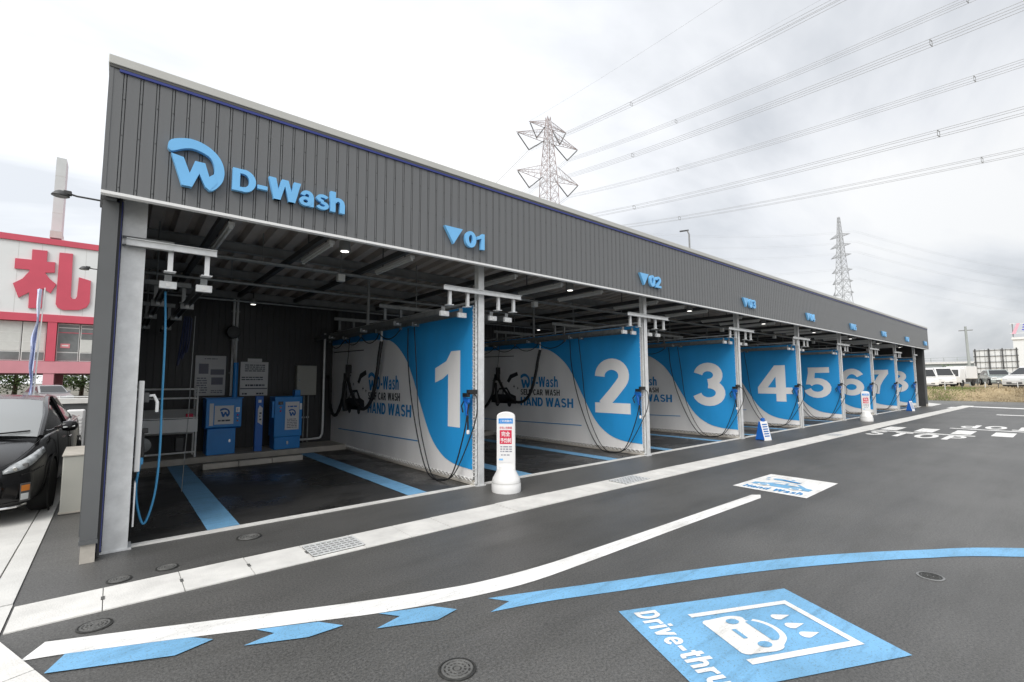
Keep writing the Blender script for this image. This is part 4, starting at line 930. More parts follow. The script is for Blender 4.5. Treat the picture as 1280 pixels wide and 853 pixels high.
t = thing('junction_box', 'plain grey junction box on the back wall above the pipes', 'box', (-0.78, 6.28, 1.28))
mb = MB(); mb.box(-0.23,0.23,-0.17,0.0,0,0.72); mb.build('cabinet', 'box_beige', t, bevel=0.008)
mb = MB(); mb.box(-0.205,0.205,-0.178,-0.171,0.025,0.695); mb.build('door', 'box_beige', t, bevel=0.003)
mb = MB(); mb.box(-0.19,-0.165,-0.19,-0.179,0.34,0.40); mb.build('handle', 'chrome', t)
for j, dx in enumerate((-0.13, -0.02, 0.08)):
    tt = thing('floor_pipe', ('leftmost','middle','rightmost')[j]+' of three thin pipes below the grey junction box', 'pipe', (-0.78+dx, 6.22, 0.12), 0, 'pipes below the junction box')
    mb = MB(); mb.tube([(0,0,0.0),(0,0,1.15)], 0.016, 6); mb.build('pipe', 'galv_dark', tt, smooth=True)
    mb = MB(); mb.box(-0.03,0.03,0.01,0.05,0.6,0.64); mb.build('clip', 'galv', tt)
t = thing('corner_pipe', 'pale bent pipe in the corner behind the first screen', 'pipe', (-0.36, 6.15, 0.12))
mb = MB(); mb.tube(cat_rom([(0,0,2.7),(0,0,1.2),(0,0,0.35),(-0.03,0,0.16),(-0.15,0,0.10),(-0.8,0,0.10)], 5), 0.028, 8); mb.build('pipe', 'galv', t, smooth=True)
# parking stop of three blocks
t = thing('wheel_stop', 'row of three pale wheel stop blocks on the first bay floor', 'wheel stop', (-2.2, 4.45, 0.004))
for j in range(3):
    mb = MB(); mb.prism([(-0.08,0),(-0.06,0.10),(0.06,0.10),(0.08,0)], (-0.87+0.585*j,0,0), Y_, Z_, (0.575,0,0)); mb.build('block', 'concrete_warm', t, bevel=0.008)
# mat-washing rack at the left
t = thing('mat_rack', 'white tubular mat washing rack with board beside the left column', 'rack', (-3.56, 5.45, 0.12))
for x0 in (-0.50, 0.48):
    mb = MB(); mb.tube([(x0,0,0),(x0,0,1.38),(x0,0.4,1.38),(x0,0.4,0)], 0.018, 8); mb.build('upright', 'white_paint', t, smooth=True)
for z, yy in ((1.35,0),(1.17,0),(0.10,0),(0.45,0.4)):
    mb = MB(); mb.tube([(-0.5,yy,z),(0.48,yy,z)], 0.018, 8); mb.build('bar', 'white_paint', t, smooth=True)
mb = MB(); mb.box(-0.52,0.50,-0.03,-0.01,0.50,0.76); mb.build('front_board', 'white_paint', t, bevel=0.005)
mb = MB(); mb.prism([(-0.03,0.77),(0.40,0.92),(0.40,0.94),(-0.03,0.79)], (-0.52,0,0), Y_, Z_, (1.02,0,0)); mb.build('top_board', 'white_paint', t, bevel=0.004)
mb = MB(); mb.lathe([(0.03,-0.09),(0.13,-0.08),(0.13,-0.06),(0.08,-0.05),(0.08,0.05),(0.13,0.06),(0.13,0.08),(0.03,0.09)], (-0.36,-0.02,0.30), 18, 'Y'); mb.build('hose_reel', 'galv_dark', t, smooth=True)
mb = MB(); mb.box(0.15,0.30,0.05,0.2,0.12,0.40); mb.build('pump', 'steel_dark', t, bevel=0.02)
mb = MB(); mb.box(0.30,0.42,-0.02,0.06,0.79,0.86); mb.build('brush', 'red_print', t, bevel=0.01)

# ================================================================== FREE-STANDING SIGNS IN FRONT
def bollard_sign(label, loc, rz, small=False):
    """upright plastic sign: arched slab on a round weighted base; faces local -Y"""
    t = thing('stand_sign', label, 'stand sign', loc, rz, 'white stand signs')
    mb = MB(); mb.lathe([(0.21,0.0),(0.215,0.03),(0.215,0.11),(0.205,0.135),(0.207,0.15),(0.20,0.19),(0.165,0.25),(0.125,0.33),(0.11,0.36)], n=28); mb.build('base', 'white_plastic', t, smooth=True)
    mb = MB(); mb.lathe([(0.217,0.135),(0.2175,0.141)], n=28, caps=False); mb.build('base_seam', 'flashing', t)
    hw = 0.135; outl = [(-hw,0.28),(hw,0.28),(hw,1.08)]+[(hw*math.cos(a), 1.08+0.07*math.sin(a)) for a in [math.pi*j/10 for j in range(1, 10)]]+[(-hw,1.08)]
    mb = MB(); mb.prism(outl, (0,0.055,0), X_, Z_, (0,-0.11,0)); mb.build('slab', 'white_plastic', t, bevel=0.012)
    mb = MB(); mb.box(-0.108,0.108,-0.0615,-0.0555,0.42,1.06); fp = mb.build('face_sheet', 'paper', t)
    y = -0.064
    def rect(name, x0, x1, z0, z1, m, yy=y):
        return MB().quad((x0,yy,z0),(x1,yy,z0),(x1,yy,z1),(x0,yy,z1)).build(name, m, fp)
    rect('header_print', -0.105, 0.105, 0.98, 1.055, 'machine_blue')
    mb = MB(); text(mb, 'ご利用案内', (-0.085,y-0.002,0.998), X_, Z_, 0.17, 0.038, bold=0.01); mb.build('lettering', 'trim_white', fp)
    mb = MB(); text(mb, '手洗い洗車場', (-0.09,y,0.90), X_, Z_, 0.18, 0.036, bold=0.012); mb.build('lettering', 'red_print', fp)
    rect('red_print', -0.088, 0.088, 0.685, 0.885, 'red_print')
    mb = MB(); text(mb, '完全', (-0.065,y-0.002,0.795), X_, Z_, 0.13, 0.072, bold=0.02); mb.build('lettering', 'trim_white', fp)
    mb = MB(); text(mb, '予約制', (-0.078,y-0.002,0.702), X_, Z_, 0.156, 0.072, bold=0.02); mb.build('lettering', 'trim_white', fp)
    mb = MB(); front_text_lines(mb, -0.08, 0.09, 0.57, 0.67, y, 3, 31); front_text_lines(mb, -0.07, 0.07, 0.52, 0.55, y, 1, 32); tag(mb.build('print_lines', 'ink_grey', fp), kind='stuff')
    rect('corner_print', -0.1, -0.04, 0.45, 0.475, 'sign_blue')
    return t
bollard_sign('white stand sign with red and blue print beside the first pillar', (0.08,-0.53,0.0), -0.78)
bollard_sign('white stand sign with red print between the fifth and sixth bays', (17.9,-0.66,0.0), -1.15)
def a_board(label, loc, rz):
    t = thing('folding_board', label, 'folding board', loc, rz, 'small folding boards')
    for s_, m in ((1, 'trim_white'), (-1, 'machine_blue_deep')):
        mb = MB(); mb.fbox((-0.15, s_*0.13, 0.0), (0.30,0,0), (0,-s_*0.012,0), (0,-s_*0.11,0.50)); mb.build('panel', m, t, bevel=0.004)
    mb = MB(); mb.prism([(-0.13,0.02),(0.13,0.02),(0.02,0.49),(-0.02,0.49)], (0.147,0,0), Y_, Z_, (0.004,0,0)); mb.build('side_cheek', 'machine_blue_deep', t)
    mb = MB(); mb.prism([(-0.13,0.02),(0.13,0.02),(0.02,0.49),(-0.02,0.49)], (-0.151,0,0), Y_, Z_, (0.004,0,0)); mb.build('side_cheek', 'machine_blue', t)
    mb = MB()
    q = random.Random(5)
    for j in range(6):
        z = 0.10+0.06*j; yy = 0.131-0.11*z/0.5; mb.quad((0.10,yy+0.003,z),(-0.10,yy+0.003,z),(-0.10,yy-0.004,z+0.03),(0.10,yy-0.004,z+0.03))
    tag(mb.build('print_lines', 'ink_blue', t), kind='stuff')
    mb = MB(); mb.box(-0.05,0.05,-0.03,0.03,0.49,0.58); mb.build('top_handle', 'machine_blue_deep', t, bevel=0.01)
a_board('small white and blue folding board outside the third pillar', (8.98,-0.50,0.0), math.radians(168))
a_board('small white and blue folding board outside the seventh pillar', (26.6,-0.44,0.0), math.radians(168))

# ================================================================== WALL LAMPS ON THE LEFT END
def wall_lamp(label, y, z):
    t = thing('wall_lamp', label, 'lamp', (-4.57, y, z), 0, 'arm lamps on the end wall')
    mb = MB(); mb.box(-0.025,0.0,-0.04,0.04,-0.06,0.06); mb.build('wall_plate', 'steel_dark', t)
    mb = MB(); mb.tube([(-0.02,0,0),(-0.20,0,0.0),(-0.255,0,0.01)], 0.009, 6); mb.build('arm', 'steel_dark', t, smooth=True)
    mb = MB(); mb.box(-0.30,-0.24,-0.03,0.03,-0.005,0.035); mb.build('knuckle', 'steel_dark', t, bevel=0.006)
    mb = MB(); mb.lathe([(0.02,0.03),(0.04,0.018),(0.066,-0.014),(0.07,-0.024)], (-0.32,0,0), 16); mb.build('head', 'steel_dark', t, smooth=True)
    mb = MB(); mb.lathe([(0.062,-0.026),(0.06,-0.030)], (-0.32,0,0), 16); mb.build('lens', 'lens_dark', t)
wall_lamp('black arm lamp nearest the front on the grey end wall', 0.3, 3.46)
wall_lamp('black arm lamp further back on the grey end wall', 5.0, 3.60)

# ================================================================== LEFT SIDE: CAR, BOX, WALL
def loft(stations, ring, mb, close=False):
    o = len(mb.v); n = len(ring(stations[0]))
    for s_ in stations:
        for p in ring(s_): mb.v.append(p)
    for i in range(len(stations)-1):
        for j in range(n-1): mb.f.append((o+i*n+j, o+i*n+j+1, o+(i+1)*n+j+1, o+(i+1)*n+j)); mb.mi.append(mb.cur)
    mb.f.append(tuple(o+j for j in range(n))); mb.mi.append(mb.cur)
    mb.f.append(tuple(o+(len(stations)-1)*n+j for j in range(n))[::-1]); mb.mi.append(mb.cur)
def wheel(t, x, y, r, w, side):
    mb = MB(); mb.lathe([(r*0.66,-w/2),(r*0.93,-w/2),(r,-w*0.36),(r,w*0.36),(r*0.93,w/2),(r*0.66,w/2)], (x,y,r), 24, 'X'); wh = mb.build('wheel', 'tyre', t, smooth=True)
    mb = MB(); xo = x+side*w*0.42
    mb.lathe([(r*0.66,-0.004),(r*0.66,0.008),(r*0.58,0.004),(r*0.56,-0.02),(r*0.05,-0.02)], (xo,y,r), 24, 'X')
    for k in range(7):
        a = 2*math.pi*k/7; c, s_ = math.cos(a), math.sin(a)
        mb.fbox((xo-0.012, y+c*r*0.1-s_*r*0.06, r+s_*r*0.1+c*r*0.06), (0.024,0,0), (0,s_*r*0.12,-c*r*0.12), (0,c*r*0.5,s_*r*0.5))
    mb.build('rim', 'rim', wh)
car = thing('parked_car', 'black hatchback parked nose forward on the concrete apron at left', 'car', (-5.845, 1.74, 0.012), math.radians(-2.8))
# hull: (y, half width, sill z, belt z, crown z, hood drop)
ST = [(0.0,0.56,0.24,0.50,0.60),(0.05,0.70,0.20,0.56,0.67),(0.17,0.79,0.18,0.62,0.735),(0.40,0.845,0.17,0.70,0.82),(0.75,0.868,0.17,0.80,0.90),(1.05,0.872,0.17,0.88,0.96),(1.5,0.875,0.17,0.92,0.97),(2.6,0.875,0.17,0.96,1.0),(3.6,0.87,0.18,1.0,1.03),(4.1,0.83,0.22,1.02,1.05),(4.38,0.74,0.30,0.98,1.02),(4.45,0.66,0.38,0.86,0.95)]
def ring(s_):
    y, w, z0, zb_, zc = s_
    h = [(0.0,z0),(w*0.80,z0),(w*0.965,z0+0.05),(w,z0+0.22),(w*0.995,(z0+zb_)/2+0.08),(w*0.955,zb_),(w*0.86,zb_+(zc-zb_)*0.55),(w*0.5,zc-0.006),(0.0,zc)]
    return [(a, y, b) for a, b in h]+[(-a, y, b) for a, b in h[::-1][1:]]
mb = MB(); loft(ST, ring, mb); hull = mb.build('body', 'carpaint_black', car, smooth=True, sub=2)
CS = [(0.80,0.70,0.905,0.74,0.92),(1.35,0.79,0.94,0.70,1.16),(1.95,0.80,0.96,0.62,1.355),(2.4,0.80,0.97,0.58,1.405),(3.2,0.79,0.99,0.56,1.36),(3.9,0.76,1.01,0.54,1.20),(4.35,0.68,1.0,0.52,1.03)]
def cring(s_):
    y, wb, zb_, wr, zr_ = s_
    h = [(wb,zb_-0.06),(wb,zb_),((wb*0.45+wr*0.55),zb_*0.45+zr_*0.55),(wr,zr_-0.035),(wr*0.8,zr_-0.004),(0,zr_+0.008)]
    return [(a, y, b) for a, b in h]+[(-a, y, b) for a, b in h[::-1][1:]]
mb = MB(); loft(CS, cring, mb); mb.build('cabin_glass', 'glass_dark', car, smooth=True, sub=1)
# windscreen pane, roof skin, pillars
def cpt(y, u, off=0.012):
    """point on the cabin surface: u 0 = centre line, 1 = roof rail / screen edge"""
    for a, b in zip(CS, CS[1:]):
        if a[0] <= y <= b[0]:
            f_ = (y-a[0])/(b[0]-a[0]); wr = a[3]+(b[3]-a[3])*f_; zr_ = a[4]+(b[4]-a[4])*f_; return (u*wr, y, zr_+0.008-0.043*abs(u)**3+off)
mb = MB(); ys = [0.82+1.12*j/8 for j in range(9)]; us = [-0.96+1.92*j/8 for j in range(9)]
for y in ys:
    for u in us: mb.v.append(cpt(y, u, 0.014))
for i in range(8):
    for j in range(8): mb.f.append((i*9+j, i*9+j+1, (i+1)*9+j+1, (i+1)*9+j)); mb.mi.append(0)
mb.build('windscreen', 'glass_screen', car, smooth=True)
mb = MB(); ys = [1.94+1.7*j/8 for j in range(9)]; us = [-1.02+2.04*j/8 for j in range(9)]
for y in ys:
    for u in us: mb.v.append(cpt(y, u, 0.016))
for i in range(8):
    for j in range(8): mb.f.append((i*9+j, i*9+j+1, (i+1)*9+j+1, (i+1)*9+j)); mb.mi.append(0)
mb.build('roof', 'carpaint_black', car, smooth=True)
for s_ in (-1, 1):
    mb = MB(); mb.tube([(s_*0.735,0.80,0.91),(s_*0.70,1.35,1.16),(s_*0.615,1.95,1.352),(s_*0.575,2.4,1.39),(s_*0.555,3.2,1.345),(s_*0.56,3.9,1.18)], 0.032, 6); mb.build('roof_pillar', 'carpaint_black', car, smooth=True)
    mb = MB(); mb.tube([(s_*0.80,2.35,0.96),(s_*0.60,2.42,1.38)], 0.03, 6); mb.build('door_pillar', 'carpaint_black', car, smooth=True)
    mb = MB(); mb.tube([(s_*0.845,1.2,0.955),(s_*0.845,2.6,0.985),(s_*0.83,3.7,1.02)], 0.010, 6); mb.build('window_trim', 'chrome', car, smooth=True)
    # door mirror
    mb = MB(); mb.lathe([(0.02,-0.08),(0.06,-0.07),(0.075,0.0),(0.06,0.06),(0.02,0.085)], (s_*0.95,1.32,1.0), 12, 'X'); mr = mb.build('door_mirror', 'carpaint_black', car, smooth=True)
    mb = MB(); mb.box(*sorted((s_*0.80, s_*0.93)), 1.30,1.37,0.97,1.0); mb.build('mirror_arm', 'carpaint_black', mr)
    mb = MB(); mb.tube([(s_*0.89,1.255,0.985),(s_*1.01,1.265,1.0)], 0.010, 6); mb.build('mirror_lamp', 'lens', mr)
    # head lamp: swept lens wrapping round the corner
    def yf(x):
        x = abs(x); P = [(0.0,-0.02),(0.45,-0.01),(0.56,0.01),(0.66,0.06),(0.74,0.15),(0.795,0.30),(0.825,0.46),(0.845,0.62)]
        for a, b in zip(P, P[1:]):
            if a[0] <= x <= b[0]: return a[1]+(b[1]-a[1])*(x-a[0])/(b[0]-a[0])
        return 0.62
    xs = [0.56,0.62,0.68,0.735,0.775,0.805,0.828]; zl = [0.585,0.588,0.60,0.62,0.66,0.71,0.76]; zh = [0.60,0.645,0.68,0.715,0.748,0.780,0.80]
    mb = MB()
    for x, a, b in zip(xs, zl, zh):
        mb.v += [(s_*x, yf(x)-0.012, a), (s_*x*0.985, yf(x)+0.025, (a+b)/2+0.01), (s_*x*0.955, yf(x)+0.085, b+0.008)]
    for i in range(len(xs)-1):
        for j in range(2): mb.f.append((i*3+j, i*3+j+1, i*3+j+4, i*3+j+3)); mb.mi.append(0)
    hl = mb.build('headlight', 'lamp_glass', car, smooth=True)
    q = hl.modifiers.new('solid', 'SOLIDIFY'); q.thickness = 0.012; q.offset = 0
    mb = MB(); mb.lathe([(0.030,0.02),(0.030,-0.004),(0.022,-0.012)], (s_*0.715,yf(0.715)+0.004,0.648), 14, 'Y'); mb.build('lamp_reflector', 'lens_dark', hl, smooth=True); mb = MB(); mb.lathe([(0.024,0.02),(0.024,-0.004),(0.018,-0.010)], (s_*0.645,yf(0.645)+0.004,0.622), 14, 'Y'); mb.build('lamp_reflector', 'chrome', hl, smooth=True)
    # fog lamp with indicator
    mb = MB(); mb.fbox((s_*0.70,0.045,0.255), (s_*0.075,0.075,0), (0,0.02,0), (-s_*0.005,0.005,0.20)); fg = mb.build('fog_lamp', 'lens_dark', car, bevel=0.01)
    mb = MB(); mb.fbox((s_*0.708,0.042,0.37), (s_*0.06,0.06,0), (0,0.01,0), (0,0.003,0.065)); mb.build('indicator', 'amber', fg, bevel=0.006)
    mb = MB(); mb.fbox((s_*0.708,0.040,0.275), (s_*0.055,0.055,0), (0,0.01,0), (0,0.002,0.07)); mb.build('fog_lens', 'lens', fg, bevel=0.006)
    for y in (0.86, 3.56): wheel(car, s_*0.775, y, 0.315, 0.195, s_)
    mb = MB()
    for y in (0.86, 3.56): mb.lathe([(0.36,-0.006),(0.365,0.004),(0.33,0.006)], (s_*0.868,y,0.325), 26, 'X', False)
    tag(mb.build('wheel_arch', 'rubber', car, smooth=True), kind='stuff')
    mb = MB(); mb.tube([(s_*0.885,2.0,0.80),(s_*0.90,2.1,0.805),(s_*0.885,2.2,0.80)], 0.012, 6); mb.build('door_handle', 'chrome', car, smooth=True)
    mb = MB(); mb.tube([(s_*0.20,0.75,0.965),(s_*0.62,0.92,0.985)], 0.010, 6); mb.build('wiper', 'rubber', car)
for s_ in (-1, 1):
    mb = MB(); mb.tube([(s_*0.50,0.02,0.632),(s_*0.62,0.14,0.70),(s_*0.70,0.38,0.80),(s_*0.735,0.75,0.882),(s_*0.73,0.98,0.925)], 0.004, 5); mb.build('bonnet_gap', 'tyre', car)
    mb = MB(); mb.tube([(s_*0.874,1.16,0.30),(s_*0.878,1.18,0.60),(s_*0.845,1.22,0.92)], 0.005, 5); mb.build('door_gap', 'tyre', car)
    mb = MB(); mb.tube([(s_*0.874,2.30,0.26),(s_*0.880,2.32,0.60),(s_*0.845,2.34,0.95)], 0.005, 5); mb.build('door_gap', 'tyre', car)
    mb = MB(); mb.tube([(s_*0.70,0.065,0.55),(s_*0.78,0.18,0.57),(s_*0.835,0.40,0.60)], 0.004, 5); mb.build('bumper_gap', 'tyre', car)
mb = MB(); mb.box(-0.45,0.45,-0.025,0.0,0.26,0.36); mb.build('grille', 'lens_dark', car, bevel=0.01)
mb = MB(); mb.tube(cat_rom([(-0.74,0.14,0.215),(-0.6,0.015,0.205),(0,-0.03,0.20),(0.6,0.015,0.205),(0.74,0.14,0.215)], 5), 0.012, 6); mb.build('bumper_lip', 'chrome', car, smooth=True)
mb = MB(); mb.box(-0.165,0.165,-0.04,-0.026,0.39,0.52); mb.build('number_plate', 'white_paint', car)

t = thing('cover_box', 'low beige box cover standing beside the grey end wall', 'box', (-4.72, 2.05, 0.0))
mb = MB(); mb.prism([(0,0),(0.62,0),(0.62,0.74),(0,0.70)], (-0.105,0,0), Y_, Z_, (0.215,0,0)); mb.build('cabinet', 'box_beige', t, bevel=0.012)
mb = MB(); mb.prism([(-0.012,0.702),(0.63,0.743),(0.63,0.757),(-0.012,0.716)], (-0.113,0,0), Y_, Z_, (0.231,0,0)); mb.build('lid', 'concrete_warm', t)
mb = MB(); mb.box(-0.115,0.12,-0.01,0.63,0.012,0.03); mb.build('foot', 'concrete_warm', t)
t = thing('outdoor_unit', 'white slatted cabinet behind the black car by the low wall', 'cabinet', (-4.95, 7.0, 0.0))
mb = MB(); mb.box(-0.14,0.14,0,0.30,0.0,1.06); mb.build('cabinet', 'white_paint', t, bevel=0.03)
for j in range(9):
    mb = MB(); mb.box(-0.10,0.10,-0.012,-0.001,0.30+0.07*j,0.335+0.07*j); mb.build('slat', 'white_paint', t)
t = thing('boundary_wall', 'low dark wall with pale coping behind the black car', 'wall', (-12, 8.5, 0))
MB().box(-18,7.5,0,0.14,-0.05,1.14).build('wall', 'dark_wall', t)
x = -18
while x < 7.4: MB().box(x+0.004,min(7.5,x+2)-0.004,-0.04,0.18,1.142,1.26).build('coping', 'concrete', t, bevel=0.008); x += 2
mb = MB()
for j in range(8): mb.box(-18,7.5,-0.008,0.0,0.12+0.125*j,0.20+0.125*j)
tag(mb.build('wall_relief', 'dark_wall', t), kind='stuff')
t = thing('banner_flag', 'tall blue and white banner flag behind the low wall', 'flag', (-6.15, 13, 0))
mb = MB(); mb.tube([(0.02,0,0),(0.05,0,2.2),(0.10,0,4.35)], [0.022,0.018,0.012], 8); mb.build('pole', 'white_plastic', t, smooth=True)
mb = MB(); n = 26
for j in range(n+1):
    z = 1.25+3.05*j/n; cw = 0.085+0.03*math.sin(z*3.1)+0.015*math.sin(z*7)
    for u in range(5): mb.v.append((-0.02+0.05*z/4.3-cw*u/4*(1 if u else 0), 0.10*math.sin(u*1.6+z*2.0), z))
for j in range(n):
    for u in range(4): mb.f.append((j*5+u, j*5+u+1, (j+1)*5+u+1, (j+1)*5+u)); mb.mi.append(0)
fl = mb.build('cloth', 'flag', t, smooth=True); q = fl.modifiers.new('solid', 'SOLIDIFY'); q.thickness = 0.004
mb = MB(); mb.lathe([(0.20,0.0),(0.20,0.08),(0.10,0.16),(0.05,0.2)], n=16); mb.build('base', 'white_plastic', t, smooth=True)
tt = thing('lot_railing', 'thin white railing beyond the low wall at left', 'railing', (-14, 20, 0))
for z in (0.55, 1.05): MB().tube([(-20,0,z),(12,0,z)], 0.02, 6).build('rail', 'white_paint', tt)
for j in range(17): MB().tube([(-20+2*j,0,-0.06),(-20+2*j,0,1.1)], 0.025, 6).build('post', 'white_paint', tt)

# red and white auction hall behind
hall = thing('auction_hall', 'red and white hall with one giant red character on its sign wall', 'building', (0, 54, 0))
def fb(name, x0, x1, y0, y1, z0, z1, m, parent=hall, bevel=0): return MB().box(x0, x1, y0, y1, z0, z1).build(name, m, parent, bevel=bevel)
fb('sign_wall', -46, 14, 0, 14, 7.85, 14.30, 'board_white')
fb('roof_band', -46.1, 14.1, -0.15, 14.1, 14.31, 14.85, 'red_wall'); fb('lower_band', -46.1, 14.1, -0.15, 0.6, 7.17, 7.84, 'red_wall')
fb('storey_core', -46, 14, 0.5, 14, 3.4, 7.83, 'ceil_dark')
fb('pink_beam', -46.1, 14.1, -0.10, 14, 2.50, 3.58, 'pink_wall')
sw_ = MB()
for j in range(40): sw_.box(-46+1.5*j, -46+1.5*j+0.02, -0.006, 0, 7.9, 14.25)
tag(sw_.build('sheet_joints', 'flashing', hall), kind='stuff')
for j in range(-5, 4):
    x0 = -9.26+7.0*j
    fb('red_pier', x0, x0+0.62, -0.12, 0.5, 3.585, 7.165, 'red_wall'); fb('pink_pier', x0-0.06, x0+0.66, -0.05, 0.7, -0.06, 2.495, 'pink_wall')
    fb('pink_pier', x0-0.06, x0+0.66, 10, 10.7, -0.06, 2.495, 'pink_wall')
    for q in range(4):
        a = x0+0.66+q*1.58; b = a+1.52
        f_ = fb('window', a, b, 0.34, 0.44, 3.62, 7.12, 'frame_white')
        op = (j+q) % 3
        if j == -1 and q < 2: op = 9
        if j == -2: op = (0, 0, 1, 2)[q]
        if j == -1 and q >= 2: op = 8
        up0 = 4.50
        if op == 9 or op == 8:
            fb('blind', a+0.06, b-0.06, 0.31, 0.339, up0, 7.02, 'blind_white', f_)
            for zz in (5.3, 6.1): fb('blind_joint', a+0.06, b-0.06, 0.302, 0.3095, zz, zz+0.03, 'frame_white', f_)
        else:
            fb('pane', a+0.06, b-0.06, 0.31, 0.339, up0+(1.2 if op == 1 else 0), 7.02, 'window_glass', f_)
            if op == 1: fb('blind', a+0.06, b-0.06, 0.31, 0.339, up0, up0+1.17, 'blind_white', f_)
            for zz in (6.25, 6.7): fb('glazing_bar', a+0.06, b-0.06, 0.295, 0.3095, zz, zz+0.06, 'red_wall' if zz < 6.5 else 'frame_white', f_)
        fb('pane', a+0.06, b-0.06, 0.31, 0.339, 3.68, 4.40, 'window_glass', f_)
mb = MB(); mb.box(-8.35,-7.7,0.285,0.295,4.85,5.25); mb.build('window_poster', 'pink_print', hall)
mb = MB(); mb.box(-8.25,-7.8,0.275,0.284,5.0,5.12); mb.build('window_poster', 'trim_white', hall)
KI = [(-10.62,13.64),(-9.64,13.68),(-9.63,12.66),(-9.08,12.7),(-9.06,11.73),(-9.69,11.64),(-9.35,11.1),(-8.90,10.67),(-9.23,9.79),(-9.77,10.19),(-9.73,8.36),(-10.58,8.3),(-10.6,9.73),(-11.25,9.17),(-11.65,10.41),(-11.1,10.89),(-10.7,11.61),(-10.71,11.77),(-11.64,11.75),(-11.64,12.67),(-10.61,12.69)]
K2 = [(-8.84,13.65),(-7.93,13.69),(-7.86,9.63),(-7.73,9.43),(-7.54,9.45),(-7.44,9.67),(-7.4,11.53),(-6.55,11.3),(-6.52,9.23),(-6.71,8.73),(-7.25,8.43),(-8.33,8.33),(-8.71,8.53),(-8.84,8.84)]
for P_ in (KI, K2):
    mb = MB(); mb.prism(P_, (0,-0.02,0), X_, Z_, (0,-0.16,0)); c_ = mb.build('sign_character', 'red_wall', hall)
mb = MB(); mb.prism([(-16.6,13.6),(-15.7,13.6),(-14.6,11.2),(-12.6,8.9),(-13.2,8.2),(-15.2,10.2),(-16.9,8.1),(-17.7,8.8),(-15.9,11.3)], (0,-0.02,0), X_, Z_, (0,-0.16,0)); mb.build('sign_character', 'red_wall', hall)
for j in range(6): MB().box(-45+9*j,-44.7+9*j,3,3.3,14.86,15.6).build('roof_vent', 'galv', hall)
t = thing('roof_tower', 'narrow pale sign tower rising above the red roof band', 'tower', (-9.5, 58, 0))
MB().box(-0.38,0.36,0,2.2,16.6,24.1).build('panel', 'tower_grey', t)
for a in (0.2, 1.7): MB().box(-0.36,0.34,a,a+0.3,14.86,16.59).build('leg', 'galv_dark', t)
MB().box(-0.44,0.42,-0.05,2.3,15.9,16.58).build('collar', 'flashing', t)
for z in (18.4, 20.3, 22.2): MB().box(-0.385,0.365,-0.006,0.0,z,z+0.03).build('panel_joint', 'flashing', t)

# ------------------------------------------------------------------ foliage helper
def leafmass(mb, c, rad, n, size, q, mats=1):
    for i in range(n):
        v = Vector((q.gauss(0,1), q.gauss(0,1), q.gauss(0,1))).normalized()*(q.random()**0.4)
        p = Vector((c[0]+v.x*rad[0], c[1]+v.y*rad[1], c[2]+v.z*rad[2]))
        a = Vector((q.gauss(0,1), q.gauss(0,1), q.gauss(0,1))).normalized(); b = a.orthogonal().normalized(); s_ = size*q.uniform(0.6, 1.3)
        mb.cur = q.randrange(mats); mb.quad(p-a*s_, p+b*s_*0.5, p+a*s_, p-b*s_*0.5)
def bush(name, label, loc, r, h, n, size, seed, cat='bush', group=None):
    q = random.Random(seed); t = thing(name, label, cat, loc, 0, group)
    mb = MB()
    for j in range(6):
        a = q.uniform(0, 6.28); rr = r*q.uniform(0.1, 0.6); leafmass(mb, (rr*math.cos(a), rr*math.sin(a), h*q.uniform(0.35, 0.72)), (r*0.5, r*0.5, h*0.34), n//6, size, q, 2)
    mb.build('crown', ['leaf', 'leaf2'], t)
    mb = MB(); mb.tube([(0,0,-0.05),(0.05*r,0,h*0.4),(0.0,0.03,h*0.7)], [0.06*h,0.045*h,0.02*h], 7)
    for j in range(4): a = j*1.6; mb.tube([(0,0,h*0.35),(math.cos(a)*r*0.5,math.sin(a)*r*0.5,h*0.65)], [0.03*h,0.012*h], 5)
    mb.build('trunk', 'bark', t)
    return t
for j, (bx_, by_, r_, h_) in enumerate(((-17.5,76,2.6,4.0),(-13.6,77,2.8,4.4),(-10.0,76,2.2,3.6),(-7.6,78,2.4,4.2),(-5.5,76,2.0,3.4))):
    bush('tree', ('round green tree behind the hall, leftmost in view','round green tree behind the hall, second from left','low green tree behind the hall, left of the pink pier','dark green tree behind the hall, right of the pink pier','green tree behind the hall nearest the grey end wall')[j], (bx_,by_,-0.05), r_, h_, 900, 0.16, 40+j, 'tree', 'trees behind the hall')

